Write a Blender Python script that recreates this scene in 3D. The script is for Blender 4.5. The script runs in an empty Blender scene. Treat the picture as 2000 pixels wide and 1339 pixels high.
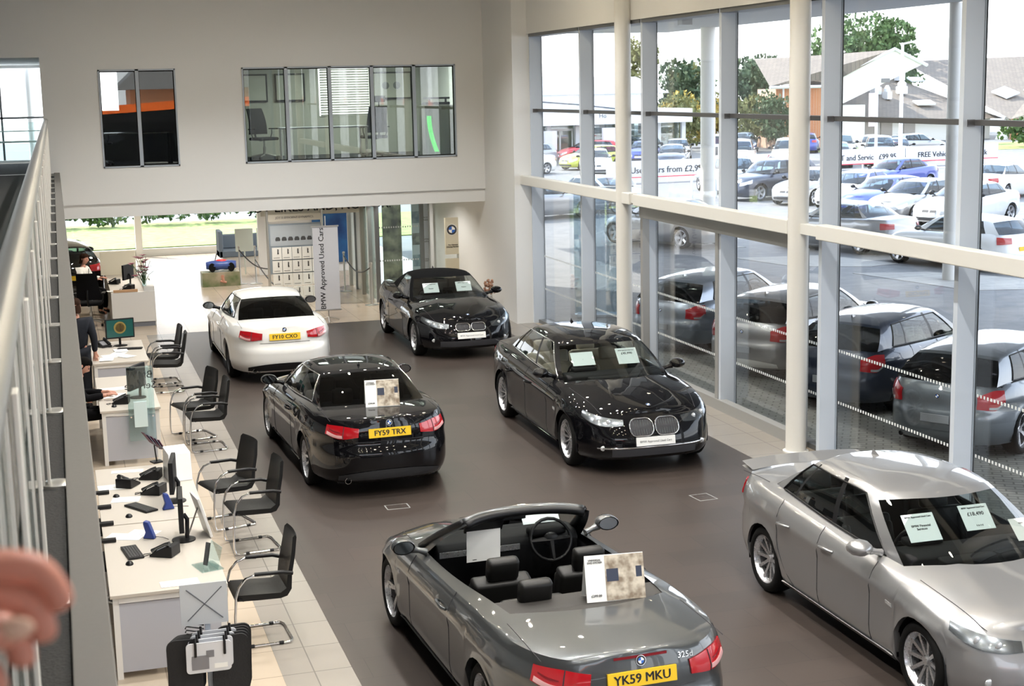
import bpy, bmesh, math, random
from math import sin, cos, pi, radians as R, atan2, asin, acos, sqrt
from mathutils import Vector as V, Matrix, Euler
# ------------------------------------------------------------------ scene, camera, light
SC = bpy.context.scene
COL = SC.collection
random.seed(7)
SC.view_settings.view_transform = 'Standard'
SC.view_settings.look = 'None'
SC.view_settings.gamma = 1
SC.view_settings.use_curve_mapping = False
SC.view_settings.exposure = 1.25
SC.cycles.use_denoising = True
SC.cycles.max_bounces = 10
SC.cycles.diffuse_bounces = 5
SC.cycles.glossy_bounces = 4
SC.cycles.transparent_max_bounces = 24
SC.cycles.sample_clamp_indirect = 6
SC.cycles.caustics_reflective = False
SC.cycles.caustics_refractive = False
SC.cycles.blur_glossy = 0.5

EYE = 4.85
cd = bpy.data.cameras.new('camera')
cam = bpy.data.objects.new('camera', cd); COL.objects.link(cam); SC.camera = cam
cd.sensor_width = 36; cd.lens = 36 * 2914.44 / 2000; cd.clip_start = 0.05; cd.clip_end = 900
_p, _r, _y = 0.169762, -0.0211315, 0.2922685
_f = V((sin(_y) * cos(_p), cos(_y) * cos(_p), -sin(_p)))
_rt = V((cos(_y), -sin(_y), 0)); _up = _rt.cross(_f)
_x = cos(_r) * _rt + sin(_r) * _up; _u = -sin(_r) * _rt + cos(_r) * _up
m = Matrix((_x, _u, -_f)).transposed().to_4x4(); m.translation = V((0, 0, EYE)); cam.matrix_world = m
cd.dof.use_dof = True; cd.dof.focus_distance = 17.0; cd.dof.aperture_fstop = 8.0

w = bpy.data.worlds.new('sky'); SC.world = w; w.use_nodes = True
nt = w.node_tree; bg = nt.nodes['Background']
tc = nt.nodes.new('ShaderNodeTexCoord'); sp = nt.nodes.new('ShaderNodeSeparateXYZ'); cr = nt.nodes.new('ShaderNodeValToRGB')
nt.links.new(tc.outputs['Generated'], sp.inputs[0]); nt.links.new(sp.outputs[2], cr.inputs[0]); nt.links.new(cr.outputs[0], bg.inputs[0])
cr.color_ramp.elements[0].position = 0.0; cr.color_ramp.elements[0].color = (0.97, 0.98, 1, 1)
cr.color_ramp.elements[1].position = 0.7; cr.color_ramp.elements[1].color = (0.62, 0.76, 1.0, 1)
bg.inputs[1].default_value = 1.7
sl = bpy.data.lights.new('sun', 'SUN'); so = bpy.data.objects.new('sun', sl); COL.objects.link(so)
sl.energy = 5.5; sl.angle = R(0.6); sl.color = (1, 0.95, 0.87)
_e = R(40); so.rotation_euler = (-V((-0.6 * cos(_e), 0.8 * cos(_e), sin(_e)))).to_track_quat('-Z', 'Y').to_euler()

# ------------------------------------------------------------------ materials
MATS = {}
def nodes(name):
    m = bpy.data.materials.new(name); m.use_nodes = True
    return m, m.node_tree, m.node_tree.nodes['Principled BSDF']
def mat(name, col, rough=.5, metal=0, coat=0, emis=None, es=1, bump=0, bscale=60, spec=None, flake=0):
    if name in MATS: return MATS[name]
    m, nt, b = nodes(name)
    b.inputs['Base Color'].default_value = (*col, 1); b.inputs['Roughness'].default_value = rough
    b.inputs['Metallic'].default_value = metal; b.inputs['Coat Weight'].default_value = coat; b.inputs['Coat Roughness'].default_value = .02
    if spec is not None: b.inputs['Specular IOR Level'].default_value = spec
    if emis: b.inputs['Emission Color'].default_value = (*emis, 1); b.inputs['Emission Strength'].default_value = es
    n = nt.nodes.new('ShaderNodeTexNoise'); n.inputs['Scale'].default_value = bscale
    tc = nt.nodes.new('ShaderNodeTexCoord'); nt.links.new(tc.outputs['Object'], n.inputs['Vector'])
    if bump:
        bp = nt.nodes.new('ShaderNodeBump'); bp.inputs['Strength'].default_value = bump; bp.inputs['Distance'].default_value = .01
        nt.links.new(n.outputs[0], bp.inputs['Height']); nt.links.new(bp.outputs[0], b.inputs['Normal'])
    mr = nt.nodes.new('ShaderNodeMapRange'); dv = .004 if coat else .03; mr.inputs[3].default_value = max(0, rough - dv); mr.inputs[4].default_value = min(1, rough + dv)
    nt.links.new(n.outputs[0], mr.inputs[0]); nt.links.new(mr.outputs[0], b.inputs['Roughness'])
    MATS[name] = m; return m
def glass(name, tint=(.92, .95, .94), refl=None, rough=0.0, k=1.0):
    if name in MATS: return MATS[name]
    m = bpy.data.materials.new(name); m.use_nodes = True; nt = m.node_tree; nt.nodes.remove(nt.nodes['Principled BSDF'])
    o = nt.nodes['Material Output']; t = nt.nodes.new('ShaderNodeBsdfTransparent'); g = nt.nodes.new('ShaderNodeBsdfGlossy'); mx = nt.nodes.new('ShaderNodeMixShader')
    t.inputs[0].default_value = (*tint, 1); g.inputs['Roughness'].default_value = rough; g.inputs[0].default_value = (k, k, k, 1)
    f = nt.nodes.new('ShaderNodeLayerWeight'); f.inputs[0].default_value = .5
    pw = nt.nodes.new('ShaderNodeMath'); pw.operation = 'POWER'; pw.inputs[1].default_value = 4.5; nt.links.new(f.outputs['Facing'], pw.inputs[0])
    mr = nt.nodes.new('ShaderNodeMapRange'); mr.inputs[3].default_value = .05 if refl is None else refl; mr.inputs[4].default_value = .9
    nt.links.new(pw.outputs[0], mr.inputs[0]); nt.links.new(mr.outputs[0], mx.inputs[0])
    nt.links.new(t.outputs[0], mx.inputs[1]); nt.links.new(g.outputs[0], mx.inputs[2]); nt.links.new(mx.outputs[0], o.inputs[0])
    MATS[name] = m; return m
def tiles(name, c1, c2, grout, sx, sy, rough=.35, gs=.006, off=0.0, noise=.25, rot=0):
    """brick pattern in world metres"""
    m, nt, b = nodes(name); g = nt.nodes.new('ShaderNodeNewGeometry'); mp = nt.nodes.new('ShaderNodeMapping'); br = nt.nodes.new('ShaderNodeTexBrick')
    mp.inputs['Rotation'].default_value[2] = rot
    nt.links.new(g.outputs['Position'], mp.inputs[0]); nt.links.new(mp.outputs[0], br.inputs[0])
    br.offset = off; br.inputs['Color1'].default_value = (*c1, 1); br.inputs['Color2'].default_value = (*c2, 1); br.inputs['Mortar'].default_value = (*grout, 1)
    br.inputs['Scale'].default_value = 1; br.inputs['Mortar Size'].default_value = gs; br.inputs['Brick Width'].default_value = sx; br.inputs['Row Height'].default_value = sy
    n = nt.nodes.new('ShaderNodeTexNoise'); n.inputs['Scale'].default_value = 1.1; n.inputs['Detail'].default_value = 5
    mp2 = nt.nodes.new('ShaderNodeMapping'); mp2.inputs['Scale'].default_value = (1, 1.6, 1); nt.links.new(mp.outputs[0], mp2.inputs[0]); nt.links.new(mp2.outputs[0], n.inputs[0])
    mr = nt.nodes.new('ShaderNodeMapRange'); mr.inputs[3].default_value = 1 - noise; mr.inputs[4].default_value = 1 + noise; nt.links.new(n.outputs[0], mr.inputs[0])
    mx = nt.nodes.new('ShaderNodeMix'); mx.data_type = 'RGBA'; mx.blend_type = 'MULTIPLY'; mx.inputs[0].default_value = 1
    nt.links.new(br.outputs[0], mx.inputs[6]); nt.links.new(mr.outputs[0], mx.inputs[7]); nt.links.new(mx.outputs[2], b.inputs['Base Color'])
    r2 = nt.nodes.new('ShaderNodeMapRange'); r2.inputs[3].default_value = rough; r2.inputs[4].default_value = rough + .02; nt.links.new(n.outputs[0], r2.inputs[0]); nt.links.new(r2.outputs[0], b.inputs['Roughness'])
    bp = nt.nodes.new('ShaderNodeBump'); bp.inputs['Strength'].default_value = .15; bp.inputs['Distance'].default_value = .004; bp.invert = True
    nt.links.new(br.outputs[1], bp.inputs['Height']); nt.links.new(bp.outputs[0], b.inputs['Normal'])
    MATS[name] = m; return m
def noisy(name, c1, c2, scale=4, rough=.8, bump=.3, detail=8):
    m, nt, b = nodes(name); g = nt.nodes.new('ShaderNodeNewGeometry'); n = nt.nodes.new('ShaderNodeTexNoise'); n.inputs['Scale'].default_value = scale; n.inputs['Detail'].default_value = detail
    nt.links.new(g.outputs['Position'], n.inputs[0]); c = nt.nodes.new('ShaderNodeValToRGB'); c.color_ramp.elements[0].color = (*c1, 1); c.color_ramp.elements[1].color = (*c2, 1)
    c.color_ramp.elements[0].position = .35; c.color_ramp.elements[1].position = .65
    nt.links.new(n.outputs[0], c.inputs[0]); nt.links.new(c.outputs[0], b.inputs['Base Color']); b.inputs['Roughness'].default_value = rough
    bp = nt.nodes.new('ShaderNodeBump'); bp.inputs['Strength'].default_value = bump; bp.inputs['Distance'].default_value = .02
    nt.links.new(n.outputs[0], bp.inputs['Height']); nt.links.new(bp.outputs[0], b.inputs['Normal'])
    MATS[name] = m; return m

white_wall = mat('white plaster', (.80, .805, .80), .85, bump=.03, bscale=30)
cream_met = mat('cream coated steel', (.74, .73, .69), .4)
alu = mat('anodised aluminium', (.42, .47, .54), .45, .25)
alu_dk = mat('dark aluminium', (.2, .21, .22), .4, .4)
steel = mat('brushed steel', (.62, .61, .58), .3, .9)
chrome = mat('chrome', (.8, .8, .8), .08, 1)
rubber = mat('black rubber', (.006, .006, .006), .8, spec=.2)
blackpl = mat('black plastic', (.006, .006, .007), .4, spec=.3)
dkcloth = mat('black upholstery', (.008, .008, .009), .8, bump=.2, spec=.2)
leather = mat('black leather', (.005, .0048, .0045), .45, spec=.35)
white_lam = mat('white laminate', (.70, .69, .67), .35)
cream_lam = mat('cream laminate', (.50, .46, .405), .4)
grey_lam = mat('pale grey panel', (.42, .43, .48), .4)
paper = mat('white paper', (.85, .86, .84), .7)
paper_blue = mat('pale price sheet', (.78, .86, .86), .6)
ink = mat('dark print', (.03, .03, .035), .6)
greyink = mat('grey print', (.10, .105, .12), .6)
redm = mat('red lens', (.42, .008, .014), .12, coat=1)
redlo = mat('pinkish clear lens', (.75, .42, .42), .1, coat=1)
lens = mat('clear lamp lens', (.75, .78, .8), .06, .6, coat=1)
lampdark = mat('lamp housing', (.16, .165, .17), .25, .8)
yel = mat('yellow number plate', (.85, .55, .02), .4)
blue_bad = mat('badge blue', (.02, .12, .5), .3)
carglass = glass('car window glass', (.68, .72, .71))
darkglass = glass('tinted rear window', (.10, .115, .12))
wallglass = glass('facade glass', (.96, .975, .98), refl=.03)
offglass = glass('office glass', (.74, .77, .75), refl=.09)
clearglass = glass('clear glass', (.85, .93, .93))
alloy = mat('alloy wheel silver', (.62, .62, .64), .28, .85)
alloy_dk = mat('dark alloy wheel', (.08, .08, .085), .3, .8)
skin = mat('skin', (.55, .27, .19), .5)
skin_red = mat('ruddy skin', (.55, .22, .15), .5)
hair_br = mat('brown hair', (.025, .012, .007), .9, spec=.1)
hair_bk = mat('black hair', (.004, .0035, .003), .9, spec=.1)
suit = mat('charcoal suit cloth', (.012, .014, .02), .8, spec=.2)
blackc = mat('black cloth', (.004, .004, .005), .85, spec=.1)
shirtw = mat('white shirt cloth', (.8, .78, .72), .8)
P = {
 'white': mat('white car paint', (.80, .80, .78), .3, 0, 1),
 'black': mat('black car paint', (.0015, .0015, .0025), .6, 0, 1, spec=.05),
 'grey': mat('space grey car paint', (.078, .084, .088), .3, .6, 1),
 'silver': mat('silver car paint', (.34, .34, .345), .32, .65, 1),
 'liteblue': mat('ice silver car paint', (.33, .37, .43), .3, .6, 1),
 'dkblue': mat('dark blue car paint', (.02, .03, .055), .3, .3, 1),
 'blue': mat('bright blue car paint', (.03, .06, .32), .3, .2, 1),
 'gunmetal': mat('gunmetal car paint', (.16, .18, .2), .3, .6, 1),
 'red': mat('red car paint', (.7, .02, .03), .3, 0, 1),
 'lime': mat('lime green car paint', (.5, .55, .05), .3, 0, 1),
}

# ------------------------------------------------------------------ mesh helpers
class MB:
    def __init__(s): s.v = []; s.f = []; s.m = []
    def add(s, vs, fs, mi=0):
        o = len(s.v); s.v += [tuple(p) for p in vs]; s.f += [tuple(i + o for i in f) for f in fs]; s.m += [mi] * len(fs); return s
    def box(s, x0, x1, y0, y1, z0, z1, mi=0):
        return s.add([(x, y, z) for x in (x0, x1) for y in (y0, y1) for z in (z0, z1)], [(0, 1, 3, 2), (4, 6, 7, 5), (0, 4, 5, 1), (2, 3, 7, 6), (0, 2, 6, 4), (1, 5, 7, 3)], mi)
    def obox(s, c, sz, rot=(0, 0, 0), mi=0):
        e = Euler(rot).to_matrix(); c = V(c)
        return s.add([c + e @ V((x * sz[0] / 2, y * sz[1] / 2, z * sz[2] / 2)) for x in (-1, 1) for y in (-1, 1) for z in (-1, 1)], [(0, 1, 3, 2), (4, 6, 7, 5), (0, 4, 5, 1), (2, 3, 7, 6), (0, 2, 6, 4), (1, 5, 7, 3)], mi)
    def tube(s, pts, r, n=8, mi=0, closed=False, cap=True):
        pts = [V(p) for p in pts]; rs = r if isinstance(r, (list, tuple)) else [r] * len(pts); rings = []; N = len(pts); up = None
        for i, p in enumerate(pts):
            a = pts[i - 1] if (i > 0 or closed) else p; b = pts[(i + 1) % N] if (i < N - 1 or closed) else p
            d = (b - a).normalized()
            if up is None: up = V((0, 0, 1)) if abs(d.z) < .9 else V((1, 0, 0))
            sd = d.cross(up).normalized(); up = sd.cross(d).normalized()
            rings.append([p + (sd * cos(2 * pi * k / n) + up * sin(2 * pi * k / n)) * rs[i] for k in range(n)])
        vs = [q for r_ in rings for q in r_]; fs = []
        for i in range(N if closed else N - 1):
            for k in range(n): fs.append((i * n + k, i * n + (k + 1) % n, ((i + 1) % N) * n + (k + 1) % n, ((i + 1) % N) * n + k))
        if cap and not closed: fs += [tuple(reversed(range(n))), tuple((N - 1) * n + k for k in range(n))]
        return s.add(vs, fs, mi)
    def lathe(s, prof, n=24, c=(0, 0, 0), ax='z', mi=0, caps=True):
        vs = []; c = V(c)
        for (r, h) in prof:
            for k in range(n):
                a = 2 * pi * k / n; p = V((r * cos(a), r * sin(a), h))
                if ax == 'y': p = V((p.x, p.z, p.y))
                if ax == 'x': p = V((p.z, p.x, p.y))
                vs.append(c + p)
        fs = [(i * n + k, i * n + (k + 1) % n, (i + 1) * n + (k + 1) % n, (i + 1) * n + k) for i in range(len(prof) - 1) for k in range(n)]
        if caps: fs += [tuple(reversed(range(n))), tuple((len(prof) - 1) * n + k for k in range(n))]
        return s.add(vs, fs, mi)
    def grid(s, rows, mi=0, flip=False, wrap=False):
        n = len(rows[0]); vs = [q for r_ in rows for q in r_]; fs = []
        for i in range(len(rows) - 1):
            for k in range(n if wrap else n - 1):
                f = (i * n + k, i * n + (k + 1) % n, (i + 1) * n + (k + 1) % n, (i + 1) * n + k); fs.append(f[::-1] if flip else f)
        return s.add(vs, fs, mi)
    def sphere(s, c, r, n=12, mi=0, sc=(1, 1, 1)):
        pr = [(max(1e-4, sin(pi * i / n)), -cos(pi * i / n)) for i in range(n + 1)]; c = V(c)
        vs = []; 
        for (a, h) in pr:
            for k in range(n): vs.append(c + V((a * cos(2 * pi * k / n) * r * sc[0], a * sin(2 * pi * k / n) * r * sc[1], h * r * sc[2])))
        return s.add(vs, [(i * n + k, i * n + (k + 1) % n, (i + 1) * n + (k + 1) % n, (i + 1) * n + k) for i in range(n) for k in range(n)], mi)
    def prism(s, poly, y0, y1, ax='y', mi=0):
        def pt(a, b, h): return {'y': (a, h, b), 'x': (h, a, b), 'z': (a, b, h)}[ax]
        n = len(poly); vs = [pt(a, b, y0) for a, b in poly] + [pt(a, b, y1) for a, b in poly]
        return s.add(vs, [tuple(range(n)), tuple(reversed(range(n, 2 * n)))] + [(i, i + n, (i + 1) % n + n, (i + 1) % n) for i in range(n)], mi)
    def build(s, name, mats, parent=None, smooth=None, loc=None, rot=None, merge=False, bevel=0, sub=0):
        me = bpy.data.meshes.new(name); me.from_pydata(s.v, [], s.f); mats = mats if isinstance(mats, (list, tuple)) else [mats]
        for mm in mats: me.materials.append(mm)
        me.polygons.foreach_set('material_index', s.m)
        bm = bmesh.new(); bm.from_mesh(me)
        if merge: bmesh.ops.remove_doubles(bm, verts=bm.verts, dist=2e-4)
        bmesh.ops.recalc_face_normals(bm, faces=bm.faces)
        if bevel: bmesh.ops.bevel(bm, geom=[e for e in bm.edges if e.is_manifold and e.calc_face_angle(0) > .6], offset=bevel, segments=2, profile=.5, affect='EDGES', clamp_overlap=True)
        bm.to_mesh(me); bm.free()
        if smooth is not None:
            me.polygons.foreach_set('use_smooth', [True] * len(me.polygons))
            if smooth < 180:
                bm = bmesh.new(); bm.from_mesh(me); a = R(smooth)
                for e in bm.edges: e.smooth = not (len(e.link_faces) == 2 and e.calc_face_angle(0) > a)
                bm.to_mesh(me); bm.free()
        o = bpy.data.objects.new(name, me); COL.objects.link(o)
        if parent is not None: o.parent = parent
        if loc is not None: o.location = loc
        if rot is not None: o.rotation_euler = rot
        if sub: md = o.modifiers.new('s', 'SUBSURF'); md.levels = sub; md.render_levels = sub
        return o
def tag(o, label, cat, group=None):
    o['label'] = label; o['category'] = cat
    if group: o['group'] = group
    return o
def empty(name, label, cat, loc=(0, 0, 0), rz=0, group=None):
    o = bpy.data.objects.new(name, None); COL.objects.link(o); o.location = loc; o.rotation_euler = (0, 0, rz); o.empty_display_size = .1
    return tag(o, label, cat, group)
def struct(name, mb, m, parent=None, **k):
    o = mb.build(name, m, parent, **k)
    if parent is None: o['kind'] = 'structure'
    return o
KIDS = {}
def copy_tree(o, parent=None):
    c = o.copy(); COL.objects.link(c)
    if parent is not None: c.parent = parent
    for ch in list(o.children): copy_tree(ch, c)
    return c
TXT = {}
def text_mb(body, size, align='CENTER', bold=0, cond=1.0):
    """text as flat-extruded mesh data: x to the right, y up"""
    key = (body, size, align, bold)
    if key not in TXT:
        cu = bpy.data.curves.new('t', 'FONT'); cu.body = body; cu.size = size; cu.align_x = align; cu.align_y = 'CENTER'; cu.extrude = .0008; cu.offset = bold; cu.resolution_u = 2
        o = bpy.data.objects.new('t', cu); COL.objects.link(o)
        me = o.evaluated_get(bpy.context.evaluated_depsgraph_get()).to_mesh()
        TXT[key] = ([v.co.copy() for v in me.vertices], [tuple(p.vertices) for p in me.polygons])
        bpy.data.objects.remove(o); bpy.data.curves.remove(cu)
    return TXT[key]
def put_text(mb, body, size, M, mi=0, **k):
    b = k.pop('bold', 0) * .8; vs, fs = text_mb(body, size, **k)
    for d in ((-b, 0, b) if b else (0,)): mb.add([M @ (v + V((d, 0, 0))) for v in vs], fs, mi)
    return mb
def frame_at(o, xd, yd):
    """matrix whose x axis is text direction, y axis text up, placed at o"""
    xd = V(xd).normalized(); yd = V(yd).normalized(); zd = xd.cross(yd)
    m = Matrix((xd, yd, zd)).transposed().to_4x4(); m.translation = V(o); return m
def pchip(pts):
    xs = [p[0] for p in pts]; ys = [p[1] for p in pts]; n = len(xs); h = [xs[i + 1] - xs[i] for i in range(n - 1)]; d = [(ys[i + 1] - ys[i]) / h[i] for i in range(n - 1)]
    m_ = [d[0]] + [0 if d[i - 1] * d[i] <= 0 else 2 * d[i - 1] * d[i] / (d[i - 1] + d[i]) for i in range(1, n - 1)] + [d[-1]]
    def f(x):
        if x <= xs[0]: return ys[0]
        if x >= xs[-1]: return ys[-1]
        i = 0
        while x > xs[i + 1]: i += 1
        t = (x - xs[i]) / h[i]
        return (2 * t**3 - 3 * t * t + 1) * ys[i] + (t**3 - 2 * t * t + t) * h[i] * m_[i] + (3 * t * t - 2 * t**3) * ys[i + 1] + (t**3 - t * t) * h[i] * m_[i + 1]
    return f
def lerp(a, b, t): return a + (b - a) * t
# ------------------------------------------------------------------ car builder (x forward, y left, z up, origin on the ground)
SIDE = pchip([(-.2, .86), (0, .90), (.1, .955), (.28, .985), (.5, .985), (.66, .985), (.775, 1.0), (.83, .985), (.93, .95), (1, .90)])
SP = dict(
 coupe=dict(xf=2.15, xr=-2.43, W=.89, wx=(1.38, -1.38), wr=.325, H=1.375, n=3.6,
   sh=[(-2.43, .90), (-2.3, .955), (-2.0, .97), (-1.2, .965), (-.4, .93), (.6, .885), (1.1, .86), (1.5, .80), (1.9, .70), (2.15, .60)],
   ce=[(-2.43, .91), (-2.36, .985), (-2.2, 1.0), (-1.7, 1.03), (-1.0, 1.05), (0, 1.0), (.9, .985), (1.3, .93), (1.7, .84), (2.0, .73), (2.15, .61)],
   wb=(1.12, .30, .70), wt=(.25, .17, .53), rb=(-1.74, .22, .66), rt=(-.98, .12, .50),
   roof=[(-1.1, 1.325), (-.6, 1.365), (-.2, 1.375), (.1, 1.345), (.3, 1.30)],
   cuts=[(.58, -.06, 'A'), (-.42, -.42, 'S'), (-.47, -.46, 'B'), (-1.18, -.86, 'S')]),
 saloon=dict(xf=2.14, xr=-2.39, W=.9085, wx=(1.38, -1.38), wr=.32, H=1.42, n=3.6,
   sh=[(-2.39, .92), (-2.26, .985), (-1.9, 1.0), (-1.2, .985), (-.4, .95), (.6, .905), (1.1, .875), (1.5, .81), (1.9, .71), (2.14, .60)],
   ce=[(-2.39, .93), (-2.32, 1.02), (-2.1, 1.04), (-1.6, 1.06), (-1.0, 1.06), (0, 1.02), (.9, 1.0), (1.3, .945), (1.7, .85), (2.0, .74), (2.14, .61)],
   wb=(1.16, .30, .71), wt=(.30, .17, .55), rb=(-1.70, .20, .68), rt=(-1.05, .12, .53),
   roof=[(-1.2, 1.375), (-.7, 1.41), (-.25, 1.42), (.1, 1.395), (.36, 1.345)],
   cuts=[(.62, -.03, 'A'), (-.22, -.30, 'S'), (-.30, -.37, 'B'), (-1.05, -.86, 'S'), (-1.09, -.89, 'B'), (-1.33, -.98, 'S')]),
 limo=dict(xf=2.38, xr=-2.69, W=.951, wx=(1.535, -1.535), wr=.345, H=1.48, n=3.6,
   sh=[(-2.69, .93), (-2.55, 1.0), (-2.1, 1.02), (-1.2, 1.01), (-.4, .985), (.6, .95), (1.2, .92), (1.7, .86), (2.1, .77), (2.38, .66)],
   ce=[(-2.69, .94), (-2.6, 1.04), (-2.3, 1.07), (-1.7, 1.09), (-1.0, 1.09), (0, 1.05), (1.0, 1.04), (1.5, .985), (1.9, .90), (2.2, .80), (2.38, .67)],
   wb=(1.24, .30, .74), wt=(.40, .17, .57), rb=(-1.92, .22, .70), rt=(-1.15, .12, .55),
   roof=[(-1.3, 1.43), (-.7, 1.475), (-.2, 1.48), (.2, 1.45), (.45, 1.40)],
   cuts=[(.72, .04, 'A'), (-.22, -.32, 'S'), (-.30, -.39, 'B'), (-1.20, -.95, 'S'), (-1.24, -.98, 'B'), (-1.50, -1.08, 'S')]),
 six=dict(xf=2.25, xr=-2.57, W=.928, wx=(1.39, -1.39), wr=.335, H=1.37, n=3.0,
   sh=[(-2.57, .86), (-2.45, .945), (-2.1, .97), (-1.2, .96), (-.4, .92), (.6, .885), (1.1, .86), (1.6, .80), (2.0, .70), (2.25, .60)],
   ce=[(-2.57, .87), (-2.48, .98), (-2.2, 1.0), (-1.7, 1.03), (-1.0, 1.04), (0, 1.0), (.9, .985), (1.4, .93), (1.8, .84), (2.1, .73), (2.25, .61)],
   wb=(1.08, .30, .73), wt=(.22, .17, .54), rb=(-1.70, .25, .64), rt=(-.86, .14, .50),
   roof=[(-1.0, 1.31), (-.5, 1.36), (-.2, 1.37), (.1, 1.34), (.26, 1.30)],
   cuts=[(.54, -.10, 'A'), (-.52, -.46, 'S'), (-.56, -.48, 'B'), (-.86, -.56, 'S')]),
 hatch=dict(xf=2.05, xr=-2.19, W=.876, wx=(1.33, -1.33), wr=.315, H=1.43, n=3.6,
   sh=[(-2.19, .92), (-2.1, .95), (-1.7, .97), (-1.0, .955), (-.3, .93), (.6, .89), (1.1, .865), (1.5, .80), (1.85, .71), (2.05, .61)],
   ce=[(-2.19, .93), (-2.1, .97), (-1.7, 1.0), (-1.0, 1.0), (0, 1.0), (.9, .98), (1.3, .93), (1.65, .85), (1.9, .75), (2.05, .62)],
   wb=(1.08, .30, .69), wt=(.28, .16, .55), rb=(-2.07, .16, .70), rt=(-1.66, .10, .54),
   roof=[(-1.8, 1.29), (-1.2, 1.36), (-.5, 1.39), (0, 1.38), (.34, 1.32)],
   cuts=[(.56, -.02, 'A'), (-.20, -.30, 'S'), (-.28, -.37, 'B'), (-1.10, -1.02, 'S'), (-1.14, -1.05, 'B'), (-1.50, -1.28, 'S')]),
 suv=dict(xf=2.2, xr=-2.35, W=.93, wx=(1.4, -1.4), wr=.36, H=1.69, n=3.6,
   sh=[(-2.35, 1.1), (-2.2, 1.13), (-1.7, 1.14), (-1.0, 1.12), (-.3, 1.09), (.6, 1.05), (1.1, 1.02), (1.6, .97), (2.0, .88), (2.2, .78)],
   ce=[(-2.35, 1.11), (-2.2, 1.15), (-1.7, 1.16), (-1.0, 1.16), (0, 1.15), (.9, 1.13), (1.4, 1.08), (1.8, 1.0), (2.1, .88), (2.2, .79)],
   wb=(1.1, .28, .74), wt=(.35, .15, .60), rb=(-2.25, .15, .74), rt=(-1.85, .1, .60),
   roof=[(-2.0, 1.62), (-1.2, 1.68), (-.5, 1.69), (0, 1.675), (.4, 1.61)],
   cuts=[(.62, .06, 'A'), (-.22, -.30, 'S'), (-.30, -.36, 'B'), (-1.15, -1.08, 'S'), (-1.2, -1.12, 'B'), (-1.8, -1.5, 'S')]),
)
class Car:
    Z0 = .17
    def __init__(s, kind, lod=0, open_top=False, soft=False):
        s.__dict__.update(SP[kind]); s.kind = kind; s.lod = lod; s.open = open_top; s.soft = soft
        s.zs = pchip(s.sh); s.zc = pchip(s.ce); s.zr = pchip(s.roof)
        s.cf = s.wx[0] - .42; s.cr = s.wx[1] + .40; s.Ra = s.wr + .035
        h = kind in ('hatch', 'suv')
        s.FX = pchip([(-.2, -.12), (0, -.09), (.14, -.015), (.3, 0), (.5, -.012), (.65, -.04), (.8, -.085), (.92, -.14), (1, -.21)])
        s.RX = pchip([(-.2, .16), (0, .12), (.14, .03), (.3, 0), (.5, .0), (.62, .045), (.8, .055), (1, .085 if not h else .12)])
        if s.open: s.rt = s.rt
    def X0(s, q):
        if q <= 1: return s.cf + sin(pi / 2 * (1 - q)) ** (2 / s.n) * (s.xf - s.cf)
        if q <= 2: return lerp(s.cf, s.cr, q - 1)
        return s.cr - sin(pi / 2 * (q - 2)) ** (2 / s.n) * (s.cr - s.xr)
    def X1(s, q):
        x = s.X0(q)
        if q < 1: return s.cf + (x - s.cf) * (s.xf + s.FX(1) - s.cf) / (s.xf - s.cf)
        if q > 2: return s.cr + (x - s.cr) * (s.cr - s.xr - s.RX(1)) / (s.cr - s.xr)
        return x
    def q_of_x1(s, x):
        if x > s.cf: return s.q_of_x(s.cf + (x - s.cf) * (s.xf - s.cf) / (s.xf + s.FX(1) - s.cf))
        if x < s.cr: return s.q_of_x(s.cr + (x - s.cr) * (s.cr - s.xr) / (s.cr - s.xr - s.RX(1)))
        return s.q_of_x(x)
    def q_of_x(s, x):
        x = max(s.xr, min(s.xf, x))
        if x > s.cf: return 1 - 2 / pi * asin(min(1, (x - s.cf) / (s.xf - s.cf)) ** (s.n / 2))
        if x > s.cr: return 1 + (x - s.cf) / (s.cr - s.cf)
        return 2 + 2 / pi * asin(min(1, (s.cr - x) / (s.cr - s.xr)) ** (s.n / 2))
    def q_of_y(s, y, rear=False):
        th = acos(min(1, abs(y) / s.W) ** (s.n / 2)); return 2 + th / (pi / 2) if rear else 1 - th / (pi / 2)
    def S(s, q, z, side=1, off=0):
        x0 = s.X0(q); zt = s.zs(s.X1(q)); rel = (z - s.Z0) / (zt - s.Z0); yy = 1.0
        if q < 1:
            th = pi / 2 * (1 - q); u = sin(th) ** (2 / s.n); yy = max(0, cos(th)) ** (2 / s.n); x = s.cf + u * (s.xf + s.FX(rel) - s.cf)
        elif q > 2:
            th = pi / 2 * (q - 2); u = sin(th) ** (2 / s.n); yy = max(0, cos(th)) ** (2 / s.n); x = s.cr - u * (s.cr - s.xr - s.RX(rel))
        else: x = x0
        y = s.W * yy * SIDE(rel)
        for wx in s.wx:
            d = sqrt((x - wx) ** 2 + (z - s.wr) ** 2) - s.Ra
            if -.05 < d < .14: y += .014 * math.exp(-(max(d, 0) / .05) ** 2)
        p = V((x, side * y, z))
        if off:
            e = 2e-3; a = s.S(min(3, q + e), z, side); b = s.S(max(0, q - e), z, side); c = s.S(q, z + .01, side); d = s.S(q, z - .01, side)
            nn = (a - b).cross(c - d); nn.normalize()
            if nn.dot(V((p.x * .15 if abs(q - 1.5) < .5 else p.x, p.y * (3 if abs(q - 1.5) < .6 else .6), 0))) < 0: nn = -nn
            p += nn * off
        return p
    def nose(s, y, z, off=0): return s.S(s.q_of_y(y / SIDE((z - s.Z0) / (s.zs(s.xf + s.FX(1)) - s.Z0))), z, 1 if y >= 0 else -1, off)
    def tail(s, y, z, off=0): return s.S(s.q_of_y(y / SIDE((z - s.Z0) / (s.zs(s.xr + s.RX(1)) - s.Z0)), True), z, 1 if y >= 0 else -1, off)
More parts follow.
